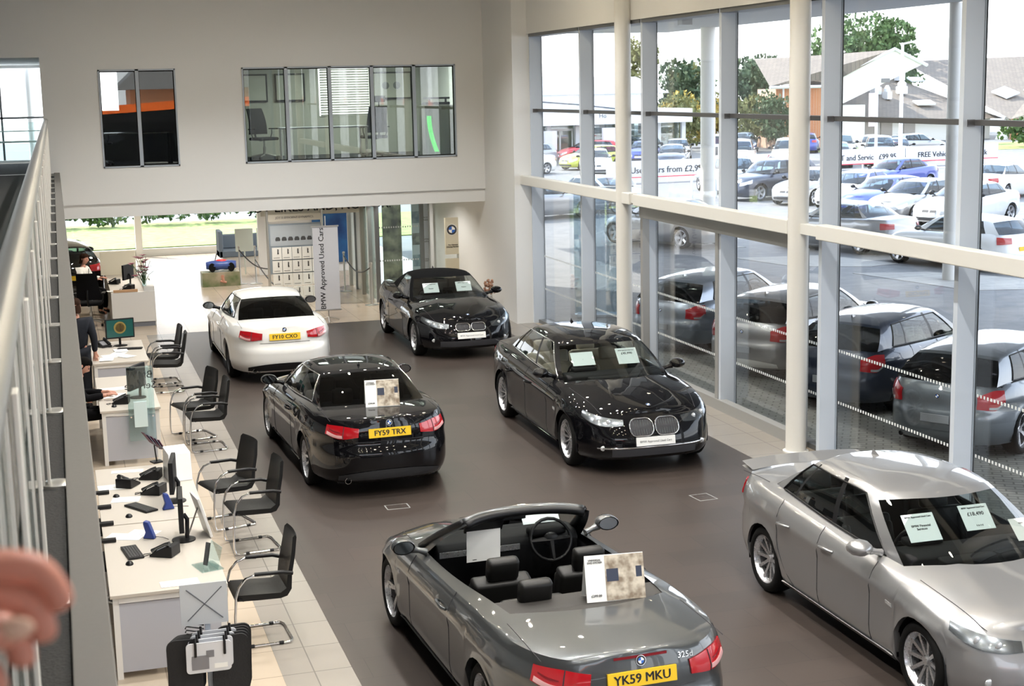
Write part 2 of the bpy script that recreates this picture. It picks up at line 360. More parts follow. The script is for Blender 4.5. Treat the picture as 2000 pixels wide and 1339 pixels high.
    def top(s, x, y):
        q = s.q_of_x1(x); e = s.S(q, s.zs(s.X1(q))); y1 = max(.02, e.y); f = min(1, abs(y) / y1)
        z = s.zs(x) + (s.zc(x) - s.zs(x)) * (1 - f ** 2.6)
        if x > s.wb[0] - .1 and not s.lod: z += .012 * math.exp(-((abs(y) - (.34 + .12 * (x - 1.2))) / .07) ** 2) * min(1, max(0, (s.xf - .35 - x) / .3))
        return z
    def gbase(s, x):
        """half width of the opening under the cabin at x"""
        xf, d, yc = s.wb; xr, dr, yr = s.rb
        if s.open: xr, dr, yr = (-1.56, .20, .62)
        if x >= xf or x <= xr: return 0
        if x > xf - d: return yc * ((xf - x) / d) ** (1 / 2.2)
        if x < xr + dr: return yr * ((x - xr) / dr) ** (1 / 2.2)
        f = (xf - d - x) / (xf - d - xr - dr); return lerp(yc, yr, f) + .045 * 4 * f * (1 - f)
    def qs(s):
        L = s.lod; xs = []
        for wx in s.wx:
            k = 6 if L else 12
            xs += [wx + s.Ra * cos(pi * i / k) for i in range(k + 1)]
        q = [s.q_of_x(x) for x in xs]
        a = [0, .15, .3, .45, .6, .8] if L else [0, .06, .12, .18, .24, .3, .36, .42, .5, .58, .66, .74, .85]
        q += a + [3 - t for t in a]
        cuts = [s.wb[0] - s.wb[1] * (k / 6) ** 2.2 for k in range(7)] + ([] if L else [])
        rb = (-1.56, .20, .62) if s.open else s.rb
        cuts += [rb[0] + rb[1] * (k / 6) ** 2.2 for k in range(7)]
        cuts += [lerp(s.cf, s.cr, i / (5 if L else 12)) for i in range(6 if L else 13)]
        q += [s.q_of_x(x) for x in cuts[14:]]; pr = [s.q_of_x1(x) for x in cuts[:14]]; out = sorted(pr); e_ = 2e-3 if not L else 6e-3; q.sort()
        for t in q:
            if min(abs(t - u) for u in out) > e_: out.append(t)
        out = sorted(set([0, 3] + [t for t in out if 0 < t < 3]))
        return out
    def arch(s, x):
        for wx in s.wx:
            if abs(x - wx) < s.Ra: return max(s.Z0 + (.04 if abs(x) > 3 else 0), s.wr + sqrt(s.Ra ** 2 - (x - wx) ** 2))
        return s.Z0 if s.wx[1] < x < s.wx[0] else s.Z0 + .03
    def body(s, paint, parent):
        Q = s.qs(); nv = 7 if s.lod else 16; mb = MB()
        for side in (1, -1):
            rows = []
            for q in Q:
                x0 = s.X0(q); zb = s.arch(x0); zt = s.zs(s.X1(q))
                r_ = [s.S(q, lerp(zb, zt, 1 - (1 - k / nv) ** 1.15), side) for k in range(nv + 1)]
                a = r_[0]; r_.insert(0, V((a.x, a.y - side * min(.05, abs(a.y)), a.z + .005))); rows.append(r_)
            mb.grid(rows, flip=side < 0)
            rows2 = []; nc = 4 if s.lod else 10
            for q, r_ in zip(Q, rows):
                e = r_[-1]; yg = min(s.gbase(e.x), abs(e.y)); row = []
                for k in range(nc + 1):
                    y = lerp(abs(e.y), yg, (k / nc)); row.append(V((e.x, side * y, s.top(e.x, y) if k else e.z)))
                rows2.append(row)
            i0 = 0
            # skip degenerate nothing; cells over the opening do not exist because rows stop at its edge
            mb.grid(rows2, flip=side < 0)
        return mb.build('body', paint, parent, smooth=40, merge=True)
    def G(s):
        """greenhouse: list of (label, base point, top point) along the half outline; label belongs to the cell that follows"""
        out = []; k = 3 if s.lod else 8
        def rz(x, y, yt): return s.zr(x) - .055 * (abs(y) / .55) ** 2.4
        xf, d, yc = s.wb; xt, dt, yt = s.wt
        for i in range(k + 1):
            f = i / k; y0, y1 = yc * f, yt * f; out.append(['W', (xf - d * f ** 2.2, y0), (xt - dt * f ** 2.2, y1)])
        out[-1][0] = s.cuts[0][2]; pb, pt = xf - d, xt - dt; xrb, drb, yrb = s.rb; xrt, drt, yrt = s.rt
        L0, L1 = pb - (xrb + drb), pt - (xrt + drt)
        cuts = s.cuts + [(xrb + drb, xrt + drt, 'C')]
        for ci, (cb, ct, lab) in enumerate(cuts):
            n = {'A': 1, 'B': 1, 'S': 2 if s.lod else 6, 'C': 2 if s.lod else 5}[lab]; ob, ot = pb, pt
            out[-1][0] = lab
            for i in range(1, n + 1):
                xb, x1 = lerp(ob, cb, i / n), lerp(ot, ct, i / n); fb = (xf - d - xb) / L0; ft = (xt - dt - x1) / L1
                yb = lerp(yc, yrb, fb) + .045 * 4 * fb * (1 - fb); y1 = lerp(yt, yrt, ft) + .03 * 4 * ft * (1 - ft); out.append([lab, (xb, yb), (x1, y1)])
            pb, pt = cb, ct
        for i in range(k - 1, -1, -1):
            f = i / k; out[-1][0] = 'R'; out.append(['R', (xrb + drb * f ** 2.2, yrb * f), (xrt + drt * f ** 2.2, yrt * f)])
        res = []
        for lab, (xb, yb), (x1, y1) in out:
            res.append((lab, V((xb, yb, s.top(xb, yb) - .004)), V((x1, y1, rz(x1, y1, yt)))))
        return res
    def cabin(s, paint, parent, gl=None, rgl=None, chrome_trim=False, trimmat=None):
        g = s.G(); nv = 4 if s.lod else 8; vs = [0, .06] + [lerp(.06, .9, i / (nv - 2)) for i in range(1, nv - 1)] + [1]; nv = len(vs) - 1
        gl = gl or carglass; rgl = rgl or gl
        def pt(c, v, side):
            lab, b, t = g[c]; p = b.lerp(t, v); bow = sin(pi * v)
            x = p.x; n = V((0, 1, .35)).normalized() * .022
            f = min(1, abs(b.y) / .6)
            kk = 3 if s.lod else 8
            if c <= kk: n = V((.012, 0, .014)).lerp(n, f ** 6)
            elif c >= len(g) - 1 - kk: n = V((-.012, 0, .014)).lerp(n, f ** 6)
            p = p + n * bow; return V((p.x, p.y * side, p.z))
        groups = {}
        for c in range(len(g) - 1): groups.setdefault(g[c][0], []).append(c)
        runs = []; 
        for c in range(len(g) - 1):
            if runs and runs[-1][0] == g[c][0]: runs[-1][2] = c + 1
            else: runs.append([g[c][0], c, c + 1])
        shell = MB(); objs = []; blk = MB()
        for lab, a, b in runs:
            if s.open and lab not in ('W', 'A'): continue
            for side in (1, -1):
                full = [[pt(c, v, side) for v in vs] for c in range(a, b + 1)]
                if lab in ('A', 'C'): shell.grid(full, flip=side < 0)
                elif lab == 'B': blk.grid(full, flip=side < 0)
                elif lab == 'S':
                    if s.open: continue
                    shell.grid([r_[-2:] for r_ in full], flip=side < 0); blk.grid([r_[:2] for r_ in full], flip=side < 0)
                    m_ = MB().grid([r_[1:-1] for r_ in full], flip=side < 0); objs.append(m_.build('side_window', gl, parent, smooth=180))
            if lab in ('W', 'R'):
                m_ = MB(); 
                for side in (1, -1):
                    full = [[pt(c, v, side) for v in vs] for c in range(a, b + 1)]
                    m_.grid([r_[:-1] for r_ in full], flip=side < 0); shell.grid([r_[-2:] for r_ in full], flip=side < 0)
                objs.append(m_.build('windscreen' if lab == 'W' else 'rear_window', gl if lab == 'W' else rgl, parent, smooth=180, merge=True))
        if not s.open:
            rows = []; nc = 3 if s.lod else 7
            for lab, b, t in g:
                row = []
                for k in range(-nc, nc + 1):
                    y = t.y * k / nc; row.append(V((t.x, y, s.zr(t.x) - .055 * (abs(y) / .55) ** 2.4)))
                rows.append(row)
            shell.grid(rows)
        else:
            hd = [pt(c, 1, 1) for c in range(8, -1, -1)] + [pt(c, 1, -1) for c in range(1, 9)]
            sm = MB().tube([p + V((-.02, 0, .002)) for p in hd], .036, 8, 0); hdo = sm.build('windscreen_header', paint, parent, smooth=180); MB().tube([p + V((-.065, 0, -.012)) for p in hd], .038, 8, 0).build('header_lining', blackpl, hdo, smooth=180)
            for sd in (1, -1): MB().tube([pt(8, v, sd) + V((-.02, 0, 0)) for v in (0, .25, .5, .75, 1)], .036, 8).build('windscreen_pillar', blackpl, parent, smooth=180)
        if shell.f: shell.build('roof', paint, parent, smooth=50, merge=True)
        if blk.f and not s.open: blk.build('window_trim', blackpl, parent, smooth=50)
        if (chrome_trim or trimmat) and not s.open:
            sr = [r_ for r_ in runs if r_[0] == 'S']; a, b = sr[0][1], sr[-1][2]
            for side in (1, -1):
                path = [pt(c, .04, side) for c in range(a, b + 1)] + [pt(b, v, side) for v in (.3, .6)] + [pt(c, .915, side) for c in range(b, a - 1, -1)] + [pt(a, v, side) for v in (.6, .3)]
                path = [p + V((0, side * .006, 0)) for p in path]
                MB().tube(path, .009, 6, closed=True).build('window_surround', trimmat or chrome, parent, smooth=180)
        s.gpt = pt; s.g = g
    def strip(s, q0, q1, zlo, zhi, off=.006, n=12, side=1, nr=4):
        """patch laid on the flank between heights zlo(t) and zhi(t), with a rim"""
        rows = []
        for i in range(n + 1):
            t = i / n; q = lerp(q0, q1, t); a, b = zlo(t), zhi(t); r_ = [s.S(q, a, side, 0)] + [s.S(q, lerp(a, b, k / nr), side, off) for k in range(nr + 1)] + [s.S(q, b, side, 0)]
            rows.append(r_)
        e0 = [s.S(q0, p.z, side, 0) for p in rows[0]]; e1 = [s.S(q1, p.z, side, 0) for p in rows[-1]]
        return [e0] + rows + [e1]
def lin(a, b): return lambda t: lerp(a, b, t)
def pl(*p):
    f = pchip(list(p)); return f
WH = {}
def wheel(C, parent, x, side, style='v', rimm=None, far=False):
    rimm = rimm or alloy; r = C.wr; w = .22; key = (r, style, rimm.name, far)
    yo = C.W - .03
    if key not in WH:
        n = 16 if far else 32; rr = r * .74
        t = MB().lathe([(rr, -w / 2 + .01), (rr + .02, -w / 2), (r - .03, -w / 2), (r - .008, -w / 2 + .02), (r, -w / 2 + .05), (r, w / 2 - .05), (r - .008, w / 2 - .02), (r - .03, w / 2), (rr + .01, w / 2), (rr, w / 2 - .01)], n, ax='y', caps=False)
        h = MB().lathe([(rr, -.1), (rr - .03, -.09), (rr - .03, .06), (rr, .075), (rr + .008, .095), (rr - .008, .1), (rr - .014, .08), (rr - .035, .05)], n, ax='y', caps=False)
        h.lathe([(.001, .05), (.035, .052), (.04, .035), (.06, .02), (.06, -.04), (.001, -.04)], 12, ax='y', caps=False)
        ns = {'v': 10, 'm': 5, 'f': 5, 't': 14}[style]
        for k in range(ns):
            a = 2 * pi * k / ns
            for da in ((-.11, .11) if style == 'm' else (0,)):
                wd = {'v': .03, 'm': .026, 'f': .07, 't': .02}[style]
                c0, c1 = a + da * .4, a + da; u0 = V((cos(c0), 0, sin(c0))); u1 = V((cos(c1), 0, sin(c1))); t0 = V((-sin(c0), 0, cos(c0))); t1 = V((-sin(c1), 0, cos(c1)))
                A = u0 * .045 + V((0, .035, 0)); B = u1 * (rr - .012) + V((0, .072, 0)); w1 = wd * (1 if style != 'f' else 1.3)
                h.add([A - t0 * wd * .5, A + t0 * wd * .5, B + t1 * w1 * .5, B - t1 * w1 * .5, A - t0 * wd * .5 - V((0, .03, 0)), A + t0 * wd * .5 - V((0, .03, 0)), B + t1 * w1 * .5 - V((0, .04, 0)), B - t1 * w1 * .5 - V((0, .04, 0))],
                      [(0, 1, 2, 3), (7, 6, 5, 4), (0, 4, 5, 1), (1, 5, 6, 2), (2, 6, 7, 3), (3, 7, 4, 0)])
        h.lathe([(.001, -.02), (rr - .05, -.02), (rr - .05, -.03), (.001, -.03)], n, ax='y', mi=1, caps=False)
        to = t.build('wheel', rubber, smooth=50); ho = h.build('rim', [rimm, lampdark], smooth=35); ho.parent = to
        WH[key] = to; o = to
    else: o = copy_tree(WH[key])
    o.parent = parent; o.location = (x, side * (yo - w / 2), C.wr); o.rotation_euler = (random.uniform(0, 1) * (0), 0, 0 if side > 0 else pi)
    return o
def badge(mb_parent, M, r, name='badge'):
    mb = MB()
    def disc(r0, z0, mi, a0=0, a1=2 * pi, n=16):
        vs = [M @ V((0, 0, z0))] + [M @ V((r0 * cos(lerp(a0, a1, k / n)), r0 * sin(lerp(a0, a1, k / n)), z0)) for k in range(n + 1)]
        mb.add(vs, [(0, k + 1, k + 2) for k in range(n)], mi)
    disc(r, .003, 0); disc(r * .93, .0045, 1)
    for k in range(4): disc(r * .6, .006, 2 if k % 2 else 3, k * pi / 2, (k + 1) * pi / 2, 4)
    return mb.build(name, [chrome, ink, blue_bad, paper], mb_parent)
def roundrect(w, h, r, n=5, sk=0):
    o = []
    for (cx, cy, a0) in ((w / 2 - r, h / 2 - r, 0), (-w / 2 + r, h / 2 - r, pi / 2), (-w / 2 + r, -h / 2 + r, pi), (w / 2 - r, -h / 2 + r, 1.5 * pi)):
        for k in range(n + 1):
            a = a0 + pi / 2 * k / n; o.append((cx + r * cos(a), cy + r * sin(a)))
    return o
def seat(parent, x, y, z=.32, m=None, head=True, w=.5, rear=False):
    m = m or leather
    o = MB().obox((x, y, z + .1), (.52, w, .2), (0, R(-6), 0)); o.obox((x - .31, y, z + .42), (.16, w, .62), (0, R(-18), 0))
    for sd in (1, -1): o.obox((x, y + sd * w * .44, z + .17), (.48, .09, .16), (0, R(-6), 0)); o.obox((x - .27, y + sd * w * .42, z + .42), (.14, .08, .5), (0, R(-18), 0))
    so_ = o.build('seat', m, parent, smooth=60, bevel=.035)
    if head: MB().obox((x - .43, y, z + .80), (.11, .27, .19), (0, R(-14), 0)).build('headrest', m, so_, smooth=60, bevel=.035)
    return so_
def interior(C, parent, trim=None, seats=None, rhd=True, detail=True):
    dk = MATS['interior dark'] if 'interior dark' in MATS else mat('interior dark', (.007, .007, .008), .7, spec=.2)
    xf, xr = C.wb[0], (C.rb[0] if not C.open else -1.54)
    mb = MB(); rows = []
    n = 14
    for i in range(n + 1):
        x = lerp(xf - .02, xr + .05, i / n); yg = max(.05, C.gbase(x)) ; zt = C.top(x, yg) - .012; rows.append([V((x, yg + .015, zt)), V((x, yg + .0, zt - .06)), V((x, max(.04, yg - .05), zt - .3)), V((x, max(.03, yg - .07), .30)), V((x, 0, .28))])
    mb.grid(rows, flip=True); mb.grid([[V((p.x, -p.y, p.z)) for p in r_] for r_ in rows])
    e = rows[0]; e2 = rows[-1]
    mb.build('cabin_tub', dk, parent, smooth=40)
    xb = C.wb[0] - C.wb[1]; zt = C.top(xb, .5)
    if detail:
        pr = [(xb + .03, zt + .01), (xb - .05, zt + .03), (xb - .28, zt + .03), (xb - .34, zt - .03), (xb - .3, zt - .22), (xb - .2, zt - .4), (xb + .02, zt - .4)]
        d = MB().prism(pr, -C.wb[2] + .05, C.wb[2] - .05).box(xb, xf - .14, -.42, .42, zt - .2, zt + .005); dash = d.build('dashboard', trim or dk, parent, smooth=50, bevel=.02)
        s_ = -1 if rhd else 1; c = V((xb - .42, s_ * .36, zt + .0)); tilt = R(25)
        ring = []
        for k in range(20):
            a = 2 * pi * k / 20; ring.append(c + V((sin(tilt) * sin(a) * .185, cos(a) * .185, cos(tilt) * sin(a) * .185)))
        sw = MB().tube(ring, .015, 8, closed=True); sw.sphere(c, .075, 10, 0, (.4, 1, .9))
        for a in (0, pi, -pi / 2): sw.tube([c, c + V((sin(tilt) * sin(a) * .18, cos(a) * .18, cos(tilt) * sin(a) * .18))], [.034, .018], 6)
        sw.tube([c, c + V((.25, 0, -.06))], .03, 8); swo = sw.build('steering_wheel', blackpl, parent, smooth=50)
        MB().obox((xb - .3, s_ * .36, zt + .05), (.14, .34, .07), (0, 0, 0)).build('instrument_binnacle', dk, dash, smooth=50, bevel=.025)
        if C.open or C.kind == 'limo':
            if not C.open: MB().obox((xb - .345, -s_ * .3, zt - .07), (.02, .5, .06), (0, R(20), 0)).build('dash_trim', cream_lam, dash)
            else: MB().obox((xb - .335, -s_ * .38, zt - .055), (.02, .5, .05), (0, 0, 0)).obox((xb - .335, 0, zt - .055), (.02, .2, .05), (0, 0, 0)).build('dash_trim', alloy, dash)
    for yy in (.37, -.37): seat(parent, -.02, yy, .26 if not C.open else .24, seats, detail)
    if C.kind in ('hatch', 'suv', 'saloon', 'limo'): xs = -.92
    else: xs = -.85 if not C.open else -.68
    for yy in (.33, -.33): seat(parent, xs, yy, .26, seats, detail and C.kind != 'six', .52)
def plate(C, parent, rear, text, m, z, yoff=0, w=.52, h=.11, tm=None, ts=.092, name='number_plate'):
    f = C.tail if rear else C.nose
    a, b = f(yoff, z - h / 2, .012), f(yoff, z + h / 2, .012); up = (b - a).normalized(); c = (a + b) / 2
    xd = V((0, -1 if rear else 1, 0)); M = frame_at(c, xd, up)
    if (M.to_3x3() @ V((0, 0, 1))).x * (-1 if rear else 1) < 0: M = frame_at(c, -xd, up)
    o = MB().add([M @ V((sx * w / 2, sy * h / 2, sz)) for sx in (-1, 1) for sy in (-1, 1) for sz in (-.012, .004)], [(0, 1, 3, 2), (4, 6, 7, 5), (0, 4, 5, 1), (2, 3, 7, 6), (0, 2, 6, 4), (1, 5, 7, 3)]).build(name, m, parent)
    if text:
        t = MB()
        for dx in ((-.0022, 0, .0022) if rear else (0,)): put_text(t, text, ts, M @ Matrix.Translation((dx, -.002, .006)), bold=0)
        t.build('lettering', tm or ink, o)
    return o
def mirror_pair(C, parent, paint):
    x = C.cuts[0][0] - .06; y = C.gbase(x); z = C.top(x, y) + .05
    for sd in (1, -1):
        c = V((x + .02, sd * (y + .23), z + .04)); mb = MB(); pr = [(.02, -.07), (.075, -.05), (.1, .02), (.09, .09), (.05, .12), (.01, .13)]
        rows = []
        for i, (rx, xx) in enumerate([(.001, .10), (.045, .09), (.08, .055), (.094, .0), (.09, -.05), (.085, -.06)]):
            rows.append([c + V((xx, rx * cos(2 * pi * k / 14) * 1.15, rx * .72 * sin(2 * pi * k / 14))) for k in range(14)])
        mb.grid(rows, wrap=True); mb.tube([c + V((0, -sd * .08, -.03)), c + V((-.01, -sd * .15, -.05)), V((x, sd * (y + .02), z - .03))], [.04, .025, .035], 8)
        o = mb.build('wing_mirror', paint, parent, smooth=60)
        MB().grid([[c + V((-.055, r_ * cos(2 * pi * k / 14) * 1.1, r_ * .7 * sin(2 * pi * k / 14))) for k in range(14)] for r_ in (.001, .078)], wrap=True).build('mirror_glass', mat('mirror glass', (.35, .38, .4), .03, 1), o)
def details(C, parent, paint, kidneys=True, chrome_k=True, rear_text=None, doors=2, sill=False, exhaust=1, tail='coupe', low=True, slats=True, hl='std', valance=None):
    W, xf, xr = C.W, C.xf, C.xr; zsr = C.zs(xr)
    for sd in (1, -1):
        # tail lamps
        if tail == 'coupe': q0, q1, lo, hi = 2.50, 2.86, pl((0, .80), (.55, .745), (1, .765)), pl((0, .905), (.45, .90), (1, .865))
        elif tail == 'saloon': q0, q1, lo, hi = 2.46, 2.80, pl((0, .80), (.5, .74), (1, .77)), pl((0, .93), (.45, .93), (1, .90))
        elif tail == 'hatch': q0, q1, lo, hi = 2.40, 2.74, pl((0, .76), (.35, .66), (1, .68)), pl((0, .905), (.3, .91), (1, .84))
        else: q0, q1, lo, hi = 2.5, 2.8, lin(.8, .8), lin(.92, .9)
        mb = MB().grid(C.strip(q0, q1, lo, hi, .012, side=sd)); o = mb.build('tail_lamp', redm, parent, smooth=50)
        qa, qb = lerp(q0, q1, .06), lerp(q0, q1, .58); mb = MB().grid(C.strip(qa, qb, lambda t: lo(lerp(.1, .6, t)) + .012, lambda t: lo(lerp(.1, .6, t)) + .045, .016, side=sd)); mb.build('reversing_lens', lens if tail != 'coupe' else redlo, o, smooth=50)
        if tail != 'hatch':
            qm = lerp(q0, q1, .6); MB().tube([C.S(qm, lerp(lo(.6), hi(.6), k / 4), sd, .013) for k in range(5)], .0045, 5).build('lamp_gap', ink, o); MB().grid(C.strip(lerp(q0, q1, .12), lerp(q0, q1, .52), lambda t: lerp(lo(t), hi(t), .52), lambda t: lerp(lo(t), hi(t), .62), .0145, side=sd)).build('lamp_band', mat('dark red lens', (.2, .01, .015), .2), o, smooth=50)
        # head lamps
        z0 = C.zs(xf) - .02; ql0, ql1 = C.q_of_y(.40), min(.66, C.q_of_y(.86))
        zf = lambda t: C.zs(C.X1(lerp(ql0, ql1, t)))
        lo_, hi_ = (lambda t: zf(t) - .125 - .035 * sin(pi * t) + .03 * t), (lambda t: zf(t) - .05 + .02 * sin(pi * t / 2))
        mb = MB().grid(C.strip(ql0, ql1, lo_, hi_, .008, side=sd)); o = mb.build('headlamp', glass('headlamp lens', (.9, .93, .95)), parent, smooth=50)
        mb = MB().grid(C.strip(ql0, ql1, lambda t: lo_(t) + .004, lambda t: hi_(t) - .004, .003, side=sd)); mb.build('lamp_housing', lampdark, o, smooth=50)
        for t in (.28, .58):
            q = lerp(ql0, ql1, t); c = C.S(q, (lo_(t) + hi_(t)) / 2, sd, .002)
            mb = MB(); mb.sphere(c, .038, 10, 0, (.3, .8, 1)); mb.build('lamp_reflector', lens, o, smooth=180)
        # door cuts and handles
        xs = [C.cuts[0][0] + .02] + [C.cuts[2][0] + (-.02)] if doors == 2 else [C.cuts[0][0] + .02, C.cuts[2][0] + .03, C.cuts[4][0] + .02 if len(C.cuts) > 4 else -1.2]
        if doors == 2: xs = [C.cuts[0][0] + .02, C.cuts[1][0] - .18]
        mb = MB()
        for i, x in enumerate(xs):
            ztop = C.zs(x) + .01; last = i == len(xs) - 1 and doors == 4
            pts = [C.S(C.q_of_x(x + (.22 * max(0, (.62 - z) / .3) ** 1.5 if last else 0)), z, sd, .0005) for z in [lerp(.24, ztop, k / 10) for k in range(11)]]
            mb.tube(pts, .0035, 5)
        mb.tube([C.S(C.q_of_x(lerp(xs[0], xs[-1] + (.2 if doors == 4 else 0), k / 12)), .245, sd, .0005) for k in range(13)], .0035, 5)
        mb.build('door_gap', ink, parent)
        for i, x in enumerate(xs[1:]):
            xh = x + .17; z = .80 if C.kind != 'suv' else .95; mb = MB()
            mb.tube([C.S(C.q_of_x(xh + t), z + t * .05, sd, o_) for t, o_ in ((-.1, .0), (-.085, .028), (0, .034), (.085, .028), (.1, .0))], [.012, .014, .015, .014, .012], 8)
            mb.build('door_handle', paint, parent, smooth=60)
        if low:
            mb = MB().grid(C.strip(C.q_of_x(C.wx[0] - C.Ra - .03), C.q_of_x(C.wx[1] + C.Ra + .03), lin(.19, .19), lin(.235, .235), .012, 20, sd)); mb.build('side_sill', paint if sill else blackpl, parent, smooth=50)
        xw = C.wx[0] - C.Ra - .09; mb = MB().grid(C.strip(C.q_of_x(xw + .06), C.q_of_x(xw - .03), lin(.64, .65), lin(.675, .68), .005, 4, sd)); mb.build('side_indicator', lens, parent)
        # arch liner
        for wx in C.wx:
            rows = [[V((wx + C.Ra * cos(a), sd * yy, C.wr + C.Ra * sin(a))) for yy in (W - .30, W - .045)] for a in [pi * (k / 14) * 1.16 - .08 * pi for k in range(15)]]
            MB().grid(rows).build('wheel_arch', blackpl, parent, smooth=60)
    # underbody
    MB().box(xr + .28, xf - .3, -W + .28, W - .28, .17, .30).box(xr + .28, C.wb[0] - 2.9 if C.open else -1.55, -W + .28, W - .28, .3, .7).box(C.wb[0] - .1, xf - .35, -W + .28, W - .28, .3, .62).build('underbody', blackpl, parent)
    # nose: kidneys and lower intakes
    zk = C.zs(xf + C.FX(1)) + (-.105 if C.kind != 'limo' else -.15); kw, kh = (.25, .125) if C.kind != 'limo' else (.31, .20)
    if C.kind == 'six': kw, kh = .26, .12
    for sd in (1, -1):
        cy = sd * (kw / 2 + .014); out = roundrect(kw, kh, kh * .42)
        pts = [C.nose(cy + a, zk + b, .014) for a, b in out]
        rim = MB().tube(pts, .0095, 6, closed=True).build('grille', chrome, parent, smooth=180)
        inn = [C.nose(cy + a * .96, zk + b * .96, .005) for a, b in out]; cc = C.nose(cy, zk, .006)
        MB().add([cc] + inn, [(0, k + 1, (k + 1) % len(inn) + 1) for k in range(len(inn))]).build('grille_mesh', ink, rim)
        if slats:
            mb = MB()
            for k in range(9):
                a = lerp(-.42, .42, k / 8) * kw; hh = kh * .42; mb.tube([C.nose(cy + a, zk - hh, .010), C.nose(cy + a, zk + hh, .010)], .0035, 4)
            mb.build('grille_slats', chrome if C.kind == 'limo' else alloy_dk, rim)
    q0 = C.q_of_y(.62)
    mb = MB().grid([[C.nose(lerp(-.56, .56, i / 12), z, .006) for z in (.25, .30, .35)] for i in range(13)]); mb.build('air_intake', ink, parent, smooth=60)
    for sd in (1, -1):
        mb = MB(); p = C.nose(sd * .66, .36, .0); mb.sphere(p, .042, 10, 0, (.2, 1, .8)); mb.build('fog_lamp', lens, parent, smooth=180)
    p = C.top(xf - .30, 0)
    M = frame_at((xf - .27, 0, C.top(xf - .27, 0) + .002), (0, 1, 0), (C.X0(0) * 0 - 1, 0, (C.top(xf - .4, 0) - C.top(xf - .2, 0)) / .2)); badge(parent, M, .037)
    # hood cuts
    for sd in (1, -1):
        mb = MB(); mb.tube([V((x, sd * yy, C.top(x, yy) + .001)) for x, yy in [(lerp(C.wb[0] - .02, xf - .26, t), lerp(.72, .60, t ** 1.5) * W / .9) for t in [k / 12 for k in range(13)]]], .003, 5); mb.build('bonnet_gap', ink, parent)
    # boot cuts
    if C.kind not in ('hatch', 'suv'):
        xb = C.rb[0] if not C.open else -1.62
        mb = MB(); yb = .70 * W / .9
        mb.tube([V((lerp(xb + .1, xr + .2, t), sd_ * yb, C.top(lerp(xb + .1, xr + .2, t), yb) + .001)) for sd_ in (1,) for t in [k / 8 for k in range(9)]], .003, 5)
        mb.tube([V((lerp(xb + .1, xr + .2, t), -yb, C.top(lerp(xb + .1, xr + .2, t), yb) + .001)) for t in [k / 8 for k in range(9)]], .003, 5)
        mb.tube([C.tail(lerp(-.42, .42, k / 10), .70, .001) for k in range(11)], .003, 5); mb.build('boot_gap', ink, parent)
        zb = .915
    else: zb = .80
    a, b = C.tail(0, zb - .03, .004), C.tail(0, zb + .03, .004); badge(parent, frame_at((a + b) / 2, (0, -1, 0), b - a), .037)
    if rear_text:
        a, b = C.tail(-.34, .88, .008), C.tail(-.34, .93, .008); mb = MB(); put_text(mb, rear_text, .06, frame_at((a + b) / 2, (0, -1, 0), b - a)); mb.build('model_lettering', chrome, parent)
    # rear valance and exhaust
    v = valance or blackpl
    mb = MB().grid([[C.tail(lerp(-.62, .62, i / 14), lerp(.235, .36 - .06 * abs(i / 7 - 1) ** 3, k / 3), .008) for k in range(4)] for i in range(15)]); mb.build('rear_valance', v, parent, smooth=50)
    p = C.tail(.5, .24, 0)
    for k in range(exhaust):
        c = V((p.x + .02, .52 - .085 * k, .235)); MB().lathe([(.034, -.04), (.038, -.04), (.038, .14), (.03, .14), (.03, -.03)], 14, c, 'x', caps=False).build('exhaust_pipe', chrome, parent, smooth=60)
    if not C.open:
        x = C.rt[0] + .22 if C.kind != 'hatch' else C.rt[0] + .3; MB().add([(x + .07, 0, C.zr(x) - .002), (x - .06, .018, C.zr(x) - .002), (x - .06, -.018, C.zr(x) - .002), (x - .06, 0, C.zr(x) + .05)], [(0, 1, 3), (0, 3, 2), (1, 2, 3)]).build('roof_aerial', paint, parent)
def make_car(name, label, kind, paint, loc, rz, group=None, open_top=False, soft=None, rgl=None, wstyle='v', rimm=None, seatm=None, trim=None, chrome_trim=False, doors=2, tail='coupe', **k):
    t = empty(name, label, 'car', loc, rz, group); C = Car(kind, 0, open_top, soft is not None); pm = P[paint]
    C.body(pm, t); C.cabin(soft or pm, t, rgl=rgl, chrome_trim=chrome_trim, trimmat=None if chrome_trim else blackpl)
    interior(C, t, trim, seatm); mirror_pair(C, t, k.pop('mirror', pm)); details(C, t, pm, doors=doors, tail=tail, **k)
    for x in C.wx:
        for sd in (1, -1): wheel(C, t, x, sd, wstyle, rimm)
    return t, C
FAR = {}
